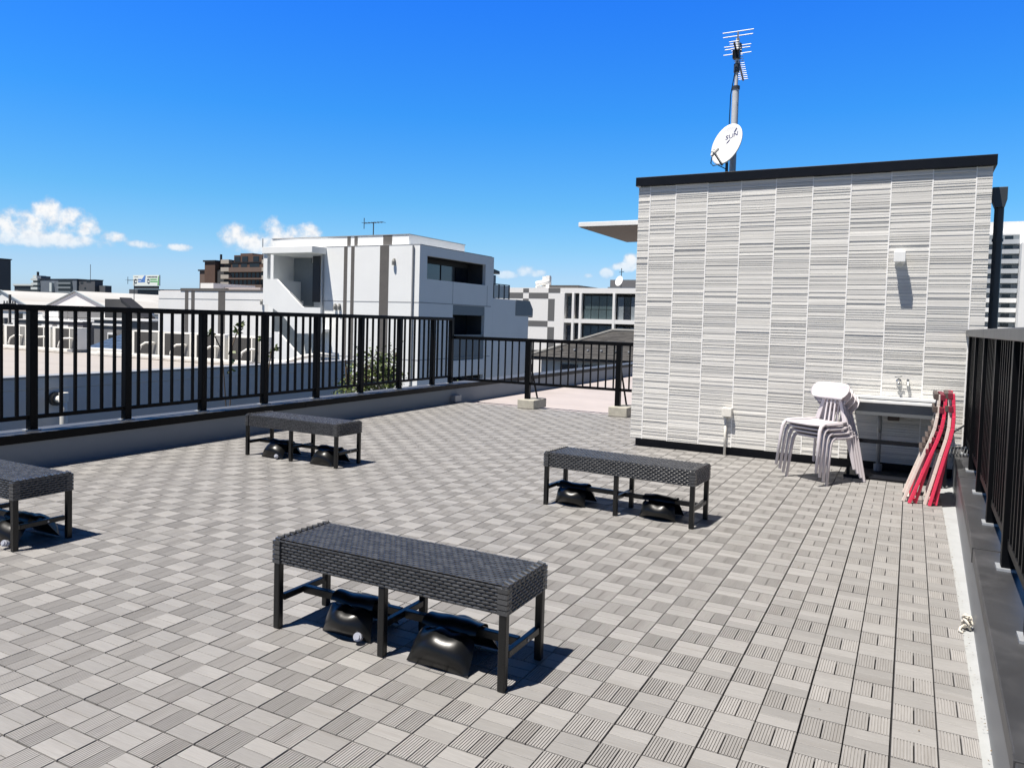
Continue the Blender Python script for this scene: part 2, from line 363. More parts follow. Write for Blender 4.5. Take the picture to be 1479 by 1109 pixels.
# ------------------------------------------------------------------ left parapet and fence
t = thing('parapet_wall', 'low grey parapet wall under the tall black railing, capped with dark metal coping', 'wall', (-6.95, 0, 0))
MB().box(-7.08, -5.2, -.1, -6.80, 23.8, .245).build('wall_body', M_RENDER, t, world=True)
for a, b in ((-5.2, .93), (.934, 4.93), (4.934, 8.93), (8.934, 12.9), (12.904, 16.9), (16.904, 23.8)):
    MB().box(-7.115, a, .247, -6.775, b, .325).build('coping', M_COPE, t, world=True, bevel=.004)  # grey body colour stands for the pale sheen on black metal
    MB().box(-6.774, a + .001, .245, -6.770, b - .001, .322).build('coping_shade_strip', M_BLACK, t, world=True)  # thin strip added to paint the coping's dark front, not a trim
def post(mb, x, y, z0, z1, w=.075): mb.box(x - w / 2, y - w / 2, z0, x + w / 2, y + w / 2, z1)
f = thing('railing', 'tall black metal railing along the left roof edge', 'fence', (-6.95, 4.3, .325))
PY = [-.65, .345, 1.345, 2.355, 3.36, 4.355, 5.35, 6.345, 7.35, 8.35, 8.955]
for y in PY:
    m = MB(); post(m, -6.95, y, .335, 1.46); p = m.build('post', M_BLACK, f, world=True, bevel=.004)
    MB().box(-7.01, y - .06, .325, -6.89, y + .06, .336).build('base_plate', M_GALV, p, world=True)
MB().box(-6.985, -.65, 1.455, -6.915, 9.0, 1.51).build('top_rail', M_BLACK, f, world=True, bevel=.008)
MB().box(-6.968, -.65, .432, -6.932, 8.95, .472).build('bottom_rail', M_BLACK, f, world=True, bevel=.004)
for a, b in zip(PY, PY[1:]):
    k = 7 if b - a > .8 else 4
    for i in range(1, k):
        y = a + (b - a) * i / k
        MB().box(-6.963, y - .013, .472, -6.937, y + .013, 1.455).build('baluster', M_BLACK, f, world=True)
# ------------------------------------------------------------------ low fence across the roof
f = thing('low_fence', 'low black metal fence on concrete feet closing off the far part of the roof', 'fence', (-5, 9, 0))
for x in (-5.41, -3.80):
    m = MB(); post(m, x, 8.98, .155, 1.17, .082); m.build('post', M_BLACK, f, world=True, bevel=.004)
    MB().bar((x + .02, 9.03, .75), (x + .05, 9.27, .155), .022).build('brace', M_BLACK, f, world=True)
MB().box(-6.9, 8.955, 1.125, -2.67, 9.01, 1.185).build('top_rail', M_BLACK, f, world=True, bevel=.006)
MB().box(-6.9, 8.965, .395, -2.67, 9.0, .44).build('bottom_rail', M_BLACK, f, world=True, bevel=.004)
x = -6.78
while x < -2.7:
    if min(abs(x + 5.41), abs(x + 3.80)) > .05:
        MB().box(x - .011, 8.972, .44, x + .011, 8.994, 1.125).build('baluster', M_BLACK, f, world=True)
    x += .1315
for x, lab in ((-5.36, 'rough concrete foot under the post of the low fence farther from the cladded stairhead'), (-3.74, 'rough concrete foot under the low fence post right beside the cladded stairhead')):
    m = MB(); m.prism([(x - .155, 8.80), (x + .155, 8.80), (x + .155, 9.32), (x - .155, 9.32)], 'z', 0, .155)
    tag(m.build('concrete_block', M_BLOCK, bevel=.012), lab, 'block', 'concrete feet of the low fence')
tag(MB().box(-6.80, 8.74, .02, -6.70, 8.95, .135).build('drain_cover', M_PVC, bevel=.006), 'small pale box over a drain at the foot of the left parapet', 'drain cover')

# ------------------------------------------------------------------ right parapet and fence
RA = -.0105
t = thing('parapet_wall', 'low metal faced parapet at the right edge of the roof, dark grey coping on top', 'wall', (.604, 0, 0), -.018)
MB().box(.010, -5.2, -.1, .40, 12, .254).build('wall_body', M_WALLMETAL, t)
for a, b in ((-5.2, -.5), (-.497, 1.9), (1.903, 4.3), (4.303, 6.1), (6.103, 12)):
    MB().box(.004, a, .255, .44, b, .326).build('coping', M_COPE_R, t, bevel=.005)
for y in (-.4985, 1.9015, 4.3015):
    MB().box(.000, y - .02, .249, .44, y + .02, .331).build('joint_cover', M_COPE_R, t, bevel=.002)
f = thing('railing', 'black metal railing along the right roof edge beside the folded red chairs', 'fence', (.613, 2, 0), RA)
RX = .165
RP = [-1.55, -.52, .52, 1.55, 2.585, 3.62, 4.65, 5.68, 6.7, 7.7]
for y in [q - 2 for q in RP]:
    m = MB(); post(m, RX, y, .337, 1.45, .072); p = m.build('post', M_BLACK, f, bevel=.004)
    MB().box(RX - .055, y - .055, .326, RX + .055, y + .055, .338).build('base_plate', M_GALV, p)
MB().box(RX - .045, -3.6, 1.45, RX + .045, .86 + .72, 1.515).build('top_rail', M_PIPEGREY, f, bevel=.008)
MB().box(RX - .045, 1.584, 1.45, RX + .045, 5.72, 1.515).build('top_rail', M_PIPEGREY, f, bevel=.008)
MB().box(RX - .017, -3.6, .44, RX + .017, 5.7, .485).build('bottom_rail', M_BLACK, f, bevel=.004)
ys = [q - 2 for q in RP]
for a, b in zip(ys, ys[1:]):
    for i in range(1, 8):
        y = a + (b - a) * i / 8
        MB().box(RX - .016, y - .014, .485, RX + .016, y + .014, 1.45).build('baluster', M_BLACK, f)
# a rake left on the coping
t = thing('rake', 'small rake with curled tines lying on the dark coping behind the folded chairs', 'rake', (.80, 5.75, .326))
MB().tube([(.62, 5.45, .50), (.80, 5.78, .60), (.95, 6.02, .66)], .009, 8).build('handle', M_PIPEGREY, t, world=True, smooth=True)
m = MB()
for i in range(6):
    x = .68 + .028 * i; y = 5.42 + .02 * i
    m.tube([(x, y + .05, .40), (x, y, .42), (x - .012, y - .05, .40), (x - .02, y - .07, .36), (x - .012, y - .06, .332)], .005, 6)
m.bar((.67, 5.45, .405), (.84, 5.56, .405), .02); m.build('head', M_PIPEGREY, t, world=True)
# rope knot on the white strip
t = MB()
for i in range(9):
    a = i * 1.7; r0 = .017 + .003 * (i % 3); c = Vector((.612 + .009 * math.cos(i * 2.1), 1.545 + .016 * math.sin(i * 1.3), .008 + .0055 * i))
    ax = Vector((math.cos(a), math.sin(a), .5)).normalized(); u = ax.orthogonal().normalized(); w = ax.cross(u)
    t.tube([c + (u * math.cos(q) + w * math.sin(q) * .7) * r0 for q in [k * 2 * math.pi / 14 for k in range(15)]], .0058, 6)
t.tube([(.60, 1.52, .02), (.58, 1.49, .012), (.575, 1.46, .006), (.59, 1.44, .006)], .006, 6)
tag(t.build('rope_knot', M_ROPE, smooth=True), 'small knotted bundle of pale rope lying on the white strip by the right parapet', 'rope')

# grit and dry leaf crumbs blown over the deck, thicker along the right strip
m = MB(); q = random.Random(12)
for i in range(230):
    if i < 90: x, y = .585 + .03 * q.random() + .012 * (1 - q.random() ** .5), q.uniform(-.2, 4.5)
    else: x, y = q.uniform(-6.6, .5), q.uniform(-.3, 8.8)
    if i >= 90: x += 0; 
    s_ = q.uniform(.002, .006) if i % 9 else q.uniform(.006, .012); a = q.uniform(0, 6.28); z = .0025 if x < .58 else .0
    pts = [(x + s_ * math.cos(a + k * 1.57) * (1 if k % 2 else .5), y + s_ * math.sin(a + k * 1.57) * (1 if k % 2 else .5), z + .002 + (.003 if k == 1 else 0)) for k in range(4)]
    m.add(pts, [(0, 1, 2, 3)]); 
o = m.build('leaf_litter', mat('litter', (.14, .105, .06), .85, var=.4, island=.8), fix=False); o['kind'] = 'stuff'
# ------------------------------------------------------------------ stairhead with ribbed cladding
HX0, HX1, HY, HYB, HT = -2.657, .9306, 6.1385, 10.1, 3.13
h = thing('stairhead', 'flat roofed rooftop stairhead clad in pale ribbed horizontal strips', 'building', (-.86, 8, 0))
MB().box(HX0 + .05, HY + .055, 0, HX1 - .05, HYB, .10).build('skirting', M_SKIRT, h, world=True)
MB().box(HX0 + .016, HY + .016, .098, HX1 - .016, HYB, HT).build('wall_core', M_JOINT, h, world=True)
MB().box(HX0 - .03, HY - .04, 3.132, HX1 + .03, HYB + .03, 3.237).build('roof_cap', M_NAVY, h, world=True, bevel=.004)
JX = [HX0, -2.513, -2.205, -1.836, -1.462, -1.088, -.709, -.332, .046, .421, .797, HX1]
def strips(seed):
    q = random.Random(seed); z = .098; out = []; low = False
    while z < 3.115:
        if not low and q.random() < .42: low = True; hh = q.choice((.007, .009, .011)); d = q.choice((.0, .0015, .003))
        else: low = False; hh = q.choice((.011, .013, .016, .019, .023)); d = q.choice((.0055, .0065, .008, .0095, .0108))
        out.append((z, min(z + hh, 3.13), d)); z += hh
    return out
m = MB(); ms = MB()
for i, (a, b) in enumerate(zip(JX, JX[1:])):
    for z0, z1, d in strips(40 + i % 3 + (7 if i in (0, 10) else 0)):
        m.box(a + (.004 if i else 0), HY + .0155, z0 + .0006, b - (.004 if i < 10 else 0), HY + .0115 - d, z1 - .0006)
y = HY
k = 0
while y < HYB - .1:
    b = min(y + .375, HYB)
    for z0, z1, d in strips(60 + k % 3):
        for xs, sg in ((HX0, 1), (HX1, -1)):
            ms.box(xs + sg * .0155, y + (.018 if k == 0 else .004), z0 + .0006, xs + sg * (.0115 - d), b - .004, z1 - .0006)
    y = b; k += 1
m.build('front_cladding', M_SIDING, h, world=True, fix=False); ms.build('side_cladding', M_SIDING, h, world=True, fix=False)
mj = MB()
for x in JX[1:-1]: mj.box(x - .0055, HY + .001, .098, x + .0055, HY + .0158, 3.13)
mj.build('cladding_joint', M_JOINT, h, world=True)
c = MB().box(-3.49, 6.30, 2.70, -2.663, 8.2, 2.757).build('canopy', M_WHITEMETAL, h, world=True, bevel=.004)
MB().box(-3.475, 6.315, 2.692, -2.665, 8.185, 2.6995).build('soffit', M_WOODSOF, c, world=True)
# downpipe
t = thing('downpipe', 'dark grey rainwater pipe with hopper head at the right corner of the stairhead', 'downpipe', (1.03, 6.5, 0))
m = MB(); m.prism([(.955, 2.965), (1.085, 2.965), (1.085, 2.84), (1.065, 2.76), (.985, 2.76), (.955, 2.84)], 'y', 6.42, 6.56); m.build('hopper', M_PIPEGREY, t, world=True, bevel=.004)
MB().cyl(1.025, 6.49, .30, 2.76, .043).build('pipe', M_PIPEGREY, t, world=True, smooth=False)
for z in (2.42, 1.3): MB().cyl(1.025, 6.49, z, z + .03, .051).build('bracket', M_PIPEGREY, t, world=True)
# box lamp
t = thing('wall_lamp', 'small square white wall lamp high on the cladding above the sink', 'lamp', (.16, HY, 2.24))
MB().box(.105, HY - .175, 2.185, .212, HY - .085, 2.295).build('shade', M_WHITEMETAL, t, world=True, bevel=.006)
m = MB()
for x in (.112, .178): m.box(x, HY - .084, 2.195, x + .026, HY + .002, 2.285)
m.box(.139, HY - .084, 2.26, .177, HY + .002, 2.285)
m.box(.112, HY - .012, 2.17, .205, HY + .004, 2.30); m.build('bracket', M_WHITEMETAL, t, world=True)
# socket box with conduit
t = thing('socket_box', 'small beige outdoor socket box on a thin conduit on the cladding', 'socket', (-1.51, HY, 0))
MB().box(-1.56, HY - .075, .452, -1.455, HY + .003, .555).build('cover', M_LAMPBEIGE, t, world=True, bevel=.008)
MB().cyl(-1.525, HY - .02, 0, .452, .014, n=12).build('conduit', M_LAMPBEIGE, t, world=True, smooth=True)

# ------------------------------------------------------------------ sink
t = thing('outdoor_sink', 'long white topped outdoor sink against the cladding', 'sink', (.22, 5.8, 0))
m = MB(); m.box(-.225, 5.49, .772, .66, 5.53, .80); m.box(-.225, 5.99, .772, .66, HY - .004, .80); m.box(-.225, 5.53, .772, -.15, 5.99, .80); m.box(.60, 5.53, .772, .66, 5.99, .80)
m.build('rim', M_WHITEMETAL, t, world=True, bevel=.004)
m = MB(); m.box(-.15, 5.525, .66, .60, 5.535, .772); m.box(-.15, 5.985, .66, .60, 5.995, .772); m.box(-.16, 5.525, .66, -.15, 5.995, .772); m.box(.60, 5.525, .66, .61, 5.995, .772); m.box(-.16, 5.525, .65, .61, 5.995, .66)
m.build('basin', M_BASIN, t, world=True)
MB().tube([(.055, 5.86, .65), (.055, 5.86, .50), (.055, 5.9, .46), (.055, 5.94, .50), (.055, 5.97, .56), (.055, 6.0, .5), (.055, 6.0, 0)], .021, 10).build('drain_pipe', M_PVC, t, world=True, smooth=True)
MB().cyl(.055, 6.0, .02, .10, .04).build('drain_socket', M_PVC, t, world=True)
for x in (-.20, .64):
    MB().box(x - .015, 5.60, 0, x + .015, 5.63, .772).build('leg', M_NAVY, t, world=True)
MB().box(-.20, 5.60, .36, .64, 5.63, .40).build('crossbar', M_NAVY, t, world=True)
MB().box(.12, HY - .05, .55, .23, HY + .002, .66).build('service_box', M_TAUPE, t, world=True, bevel=.01)
tag(MB().box(-.24, 5.57, .002, .62, 6.1, .032).build('sink_shade_slab', M_SKIRT, bevel=.006), 'flat dark slab painting the shade on the deck beneath the outdoor sink', 'painted shade')  # dark slab added to paint the sink's shade onto the deck
t = thing('faucet', 'chrome tap with hose nozzle on the cladding above the sink', 'tap', (.23, HY, .98))
MB().cyl(.205, HY - .01, .955, .956, .001).tube([(.205, HY + .004, .965), (.205, HY - .02, .965)], .026, 14).tube([(.205, HY - .02, .965), (.205, HY - .085, .965), (.208, HY - .11, .95), (.21, HY - .115, .92)], [.014, .013, .012, .011], 10).build('spout', M_STEEL, t, world=True, smooth=True)
MB().tube([(.205, HY - .06, .965), (.205, HY - .06, 1.0)], .009, 8).bar((.17, HY - .06, 1.005), (.235, HY - .06, 1.02), .014, .008).build('handle', M_STEEL, t, world=True)
MB().tube([(.29, HY + .004, .95), (.29, HY - .05, .95), (.29, HY - .065, .93)], [.018, .014, .011], 10).box(.278, HY - .055, .96, .302, HY - .045, .99).build('valve', M_STEEL, t, world=True, smooth=False)

# ------------------------------------------------------------------ antenna mast and dish
t = thing('antenna_mast', 'tall grey mast on the stairhead roof carrying two comb shaped aerials', 'antenna', (-1.745, 7, 3.237))
MB().cyl(-1.745, 7, 3.237, 4.43, .040).build('lower_pole', M_MAST, t, world=True, smooth=False)
MB().cyl(-1.745, 7, 4.43, 5.03, .022).build('upper_pole', M_MAST, t, world=True)
m = MB(); m.cyl(-1.745, 7, 4.41, 4.45, .048); m.cyl(-1.745, 7, 3.237, 3.255, .07); m.cyl(-1.745, 7, 4.62, 4.72, .036); m.build('clamp', M_PIPEGREY, t, world=True)
MB().tube([(-1.80, 6.99, 3.24), (-1.805, 6.985, 3.9), (-1.80, 6.98, 4.35), (-1.76, 6.97, 4.6), (-1.735, 6.97, 4.75)], .006, 6).build('cable', M_NAVY, t, world=True)
DV = Vector((math.sin(R(-11.5)), math.cos(R(-11.5)), 0)); DU = Vector((math.sin(R(-5.0)), math.cos(R(-5.0)), -.10))
VB = Vector((-1.68, 6.68, 4.99)); UB = Vector((-1.735, 6.75, 4.90))
v = MB().bar(VB, VB + DV * .80, .018).build('upper_aerial', M_GALV, t, world=True)
for q, w in ((0, .36), (.15, .35), (.50, .33), (.60, .31), (.80, .35)):
    c = VB + DV * q; MB().tube([c + Vector((-w / 2, 0, .012)), c + Vector((w / 2, 0, .012))], .0055, 6).build('element', M_WHITEMETAL, v, world=True)
MB().box(-1.80, 7.13, 4.93, -1.73, 7.2, 5.02).build('junction', M_NAVY, v, world=True)
v = MB().bar(UB, UB + DU * 1.15, .02).build('lower_aerial', M_PIPEGREY, t, world=True)
for i in range(19):
    c = UB + DU * (1.15 * i / 18); MB().tube([c + Vector((-.06, 0, .014)), c + Vector((.06, 0, .014))], .005, 6).build('element', M_WHITEMETAL, v, world=True)
MB().box(-1.79, 6.94, 4.78, -1.71, 7.03, 4.88).build('junction', M_NAVY, v, world=True)
t = thing('satellite_dish', 'white satellite dish with dark blue lettering, mounted low on the antenna mast', 'satellite dish', (-1.78, 6.82, 3.7))
nrm = Vector((-.50, -.80, .27)).normalized(); rt = nrm.cross(Vector((0, 0, 1))).normalized() * -1; upv = nrm.cross(rt).normalized()
if upv.z < 0: upv = -upv
if rt.x < 0: rt = -rt
cen = Vector((-1.79, 6.80, 3.705))
m = MB(); vs = []; fs = []; NR, NA = 7, 40
def dishp(r, a, off=0): return cen + rt * (.235 * r * math.cos(a)) + upv * (.262 * r * math.sin(a)) + nrm * (.045 * (r * r - 1) + off)
vs.append(dishp(0, 0))
for i in range(1, NR + 1):
    for k in range(NA): vs.append(dishp(i / NR, 2 * math.pi * k / NA))
for k in range(NA): fs.append((0, 1 + k, 1 + (k + 1) % NA))
for i in range(NR - 1):
    for k in range(NA): fs.append((1 + i * NA + k, 1 + (i + 1) * NA + k, 1 + (i + 1) * NA + (k + 1) % NA, 1 + i * NA + (k + 1) % NA))
o = m.add(vs, fs).build('reflector', M_DISH, t, world=True, smooth=True); q = o.modifiers.new('solid', 'SOLIDIFY'); q.thickness = .012; q.offset = 0
tv, tf = text_mesh('SUN', .095)
def onface(x, y, off=.0085):
    r2 = (x / .235) ** 2 + (y / .262) ** 2
    return cen + rt * x + upv * y + nrm * (.045 * (r2 - 1) + off)
LX, LY = .034, .112
m = MB().add([onface(LX + p[0] * 1.15, LY + p[1] * .75 + p[0] * .10, .0078 + (.0012 if p[2] > 0 else 0)) for p in tv], tf)
m.build('lettering', M_LOGO, o, world=True, fix=False)
sl = lambda a, b: onface(LX + a, LY + b)
MB().quad(sl(.020, .040), sl(.042, .038), sl(.082, .080), sl(.060, .082)).quad(sl(-.082, -.082), sl(-.058, -.080), sl(-.022, -.038), sl(-.044, -.040)).build('logo_slash', M_LOGO, o, world=True)
bot = dishp(1.0, R(-90)); lnb = cen + nrm * .23 - upv * .20 + rt * .065
MB().bar(bot + nrm * -.02, lnb, .022).build('arm', M_GALV, t, world=True)
MB().tube([lnb + upv * -.03, lnb + upv * .05 - nrm * .05], .028, 12).bar(lnb - upv * .06, lnb + upv * .02, .03).build('receiver', M_LAMPBEIGE, t, world=True)
MB().tube([lnb - upv * .05, lnb - upv * .16 + rt * .01, lnb - upv * .20 + rt * .06, bot - upv * .03 + nrm * .06, Vector((-1.80, 6.9, 3.42))], .006, 6).build('cable', M_NAVY, t, world=True)
MB().bar(cen - nrm * .062, (-1.745, 6.97, 3.68), .07, .09).tube([(-1.80, 6.9, 3.24), (-1.80, 6.9, 3.5)], .014, 8).build('mount', M_PIPEGREY, t, world=True)

# ------------------------------------------------------------------ benches
def weave(m, o0, ux, uy, un, W, H, cw, ch, lift=.0045, run=.92):
    """a sheet of staggered bulging strands on the plane o0 + ux*W + uy*H, bulging along un"""
    o0, ux, uy, un = map(Vector, (o0, ux, uy, un)); nx, ny = max(1, round(W / cw)), max(1, round(H / ch)); cw, ch = W / nx, H / ny
    m.add([o0, o0 + ux * W, o0 + ux * W + uy * H, o0 + uy * H], [(0, 1, 2, 3)], 1)
    for j in range(ny):
        off = 0 if j % 2 == 0 else -.5
        for i in range(nx + (1 if off else 0)):
            a = max(0, (i + off) * cw); b = min(W, (i + 1 + off) * cw)
            if b - a < cw * .2: continue
            y0 = j * ch + ch * .11; y1 = (j + 1) * ch - ch * .11
            prof = [(0, .0005), (.14, .75), (.38, 1), (.62, 1), (.86, .75), (1, .0005)]
            vs = []
            for s, hgt in prof:
                xx = a + (b - a) * s
                for q, hq in ((0, .45), (.25, 1), (.75, 1), (1, .45)):
                    vs.append(o0 + ux * xx + uy * (y0 + (y1 - y0) * q) + un * (lift * hgt * hq))
            fs = []
            for s in range(len(prof) - 1):
                for q in range(3): k = s * 4 + q; fs.append((k, k + 4, k + 5, k + 1))
            m.add(vs, fs)
BL, BD, BH, AP = 1.235, .362, .425, .115
def make_bench(label):
    t = thing('bench', label, 'bench', (0, 0, 0), 0, 'black wicker benches on the roof deck')
    x, y = BL / 2, BD / 2; zt = BH
    m = MB(); weave(m, (-x + .03, -y + .004, zt), (1, 0, 0), (0, 1, 0), (0, 0, 1), BL - .06, BD - .008, .031, .0215, .0048)
    o = m.build('seat', [M_WICKER, M_GAP], t, smooth=True, fix=False)
    for s in (-1, 1):
        m = MB(); m.box(s * x - s * .03, -y, zt - .012, s * x, y, zt + .006)
        for k in range(9): m.tube([(s * (x - .003), -y + .02 + k * .04, zt - .03), (s * (x - .003), -y + .022 + k * .04, zt + .006), (s * (x - .03), -y + .028 + k * .04, zt + .008)], .008, 6)
        m.build('edge_band', M_WICKER, t)
    for s in (-1, 1):
        m = MB(); weave(m, (-x * s * -1 if s > 0 else -x, s * y, zt - AP), (-1 if s > 0 else 1, 0, 0), (0, 0, 1), (0, s, 0), BL, AP, .040, .0140, .0052); m.build('side_panel', [M_WICKER, M_GAP], t, smooth=True, fix=False)
        m = MB(); weave(m, (s * x, -y if s > 0 else y, zt - AP), (0, 1 if s > 0 else -1, 0), (0, 0, 1), (s, 0, 0), BD, AP, .040, .0140, .0052); m.build('end_panel', [M_WICKER, M_GAP], t, smooth=True, fix=False)
    MB().box(-x + .004, -y + .004, zt - AP + .002, x - .004, y - .004, zt - .004).build('frame', M_LEG, t)
    for lx in (-x + .018, 0, x - .018):
        for s in (-1, 1):
            top = zt + .004 if lx else zt - AP
            ly = s * (y - .018 + (.010 if lx else 0))
            p = MB().box(lx - .017, ly - .017, 0, lx + .017, ly + .017, top - (0 if not lx else .008)).build('leg', M_LEG, t, bevel=.005)
            if lx:
                mm = MB()
                for k in range(5): mm.box(lx - .0215, ly - .0215, zt - AP + .004 + k * .022, lx + .0215, ly + .0215, zt - AP + .022 + k * .022)
                mm.build('wrapping', M_WICKER, p)
        MB().box(lx - .013, -y + .037, .125, lx + .013, y - .037, .155).build('crossbar', M_LEG, t, bevel=.003)
        mm = MB(); mm.tube([(lx - .017, .03, .14), (lx + .017, .03, .14)], .006, 8); mm.build('bolt', M_GALV, t)
    for a, b in ((-x + .032, -.014), (.014, x - .032)):
        MB().box(a, -.016, .122, b, .016, .158).build('stretcher', M_LEG, t, bevel=.003)
    return t
BENCH = [((-1.672, -.305 + BD / 2, 0), 0.0, 'black wicker bench nearest to the camera, whole in the foreground'),
         ((-1.634, 2.69 - .01 + BD / 2, 0), R(-3.7), 'black wicker bench in front of the cladded stairhead'),
         ((-5.15, 2.89 + BD / 2, 0), R(-1.0), 'black wicker bench close to the left railing, standing whole in view'),
         ((-5.03, -.29 + BD / 2, 0), 0.0, 'black wicker bench cut off by the left edge of the picture')]
b0 = make_bench(BENCH[0][2]); b0.location = BENCH[0][0]
benches = [b0] + [dup(b0, l, r, lab) for l, r, lab in BENCH[1:]]

# water weights: two limp black pouches thrown over the bench stretcher
def pouch(m, x0, w, ybot, ytop, ztop, zbot, thick, seed):
    q = random.Random(seed); nx, nz = 14, 12
    a = [q.uniform(0, 6.28) for _ in range(6)]
    for sd in (1, -1):
        vs = []; fs = []
        for j in range(nz + 1):
            v = j / nz
            for i in range(nx + 1):
                u = i / nx * 2 - 1
                e = max(0, 1 - abs(u) ** 2.3) ** .7 * max(0, 1 - abs(2 * v - 1) ** 2.3) ** .7
                bulge = thick * (1 if sd > 0 else .22) * e * (1.25 - .5 * v) * (1 + .03 * math.sin(4 * u + a[0]) + .03 * math.sin(6 * v + a[1]))
                vv = 2 * v - 1; ww = w / 2 * (1.04 - .10 * v + .015 * math.sin(5 * v + a[2])) * (1 - (.16 * vv ** 4 if vv > 0 else -.03 * vv ** 4)); v = .5 + .5 * vv * (1 + (.05 if vv < 0 else -.08) * abs(u) ** 4)
                y = ybot + (ytop - ybot) * v; z = zbot + (ztop - zbot) * v
                dy, dz = (ytop - ybot), (ztop - zbot); L = math.hypot(dy, dz)
                ny_, nz_ = (-dz / L, dy / L)
                if nz_ < 0: ny_, nz_ = -ny_, -nz_
                zz = z + sd * bulge * nz_ + .006 * math.sin(7 * u + a[3]) * v
                vs.append((x0 + ww * u, y + sd * bulge * ny_, max(zz, .004)))
        for j in range(nz):
            for i in range(nx):
                k = j * (nx + 1) + i; fs.append((k, k + 1, k + nx + 2, k + nx + 1) if sd > 0 else (k, k + nx + 1, k + nx + 2, k + 1))
        m.add(vs, fs)
def make_bag(name_label, w, seed, cap=True, yf=-.145):
    t = thing('water_weight', name_label, 'weight', (0, 0, 0), 0, 'black water weights under the benches')
    m = MB(); pouch(m, 0, w, yf, -.045, .140, .008, .080, seed); m.build('front_pouch', M_BAG, t, smooth=True, fix=False)
    m = MB(); pouch(m, 0, w * .96, .15, .045, .140, .008, .07, seed + 5); m.build('back_pouch', M_BAG, t, smooth=True, fix=False)
    q = random.Random(seed + 9); vs = []; fs = []; n = 12; r = 9
    for i in range(n + 1):
        u = i / n * 2 - 1
        for k in range(r + 1):
            a = math.pi * k / r
            vs.append((w * .47 * u, -.058 * math.cos(a) * (1.0 + .06 * math.sin(5 * u + seed)), .140 + .034 * math.sin(a) + .005 * math.sin(3.1 * u + k * .5 + seed) * math.sin(a) + .0015 * math.sin(9 * u + k + seed)))
    for i in range(n):
        for k in range(r): j = i * (r + 1) + k; fs.append((j, j + 1, j + r + 2, j + r + 1))
    m = MB().add(vs, fs); o = m.build('strap', M_BAG, t, smooth=True)
    if cap: 
        m = MB(); c = Vector((w * .36, yf - .035, .034)); d = Vector((.25, -.85, .35)).normalized(); m.tube([c - d * .015, c + d * .012], .02, 14); m.tube([c + d * .011, c + d * .022], .013, 12); m.build('valve', M_CLEAR, t)
    return t
spots = [(0, -1.93, .055, .26, 3, True, 'limp black water weight with clear valve, under the left half of the nearest bench'),
         (0, -1.40, .0, .29, 11, False, 'shiny black water weight without visible valve, under the right half of the nearest bench'),
         (1, -2.06, .06, .26, 21, False, 'dull black water weight under the left half of the bench by the stairhead'),
         (1, -1.33, .07, .27, 31, False, 'dull black water weight under the right half of the bench by the stairhead'),
         (2, -5.43, 0, .27, 41, True, 'black water weight with valve under the left half of the bench by the left railing'),
         (2, -4.77, 0, .27, 51, False, 'shiny black water weight under the right half of the bench by the left railing'),
         (3, -4.62, 0, .27, 61, True, 'black water weight under the bench cut off by the left picture edge')]
for bi, x, dy, w, sd, cp, lab in spots:
    bg = make_bag(lab, w, sd, cp, -.145 + dy); b = benches[bi]
    dx = x - b.location.x; rz = b.rotation_euler.z
    bg.location = (x, b.location.y + dx * math.tan(rz) + 0, 0); bg.rotation_euler = (0, 0, rz + rnd.uniform(-.02, .02))

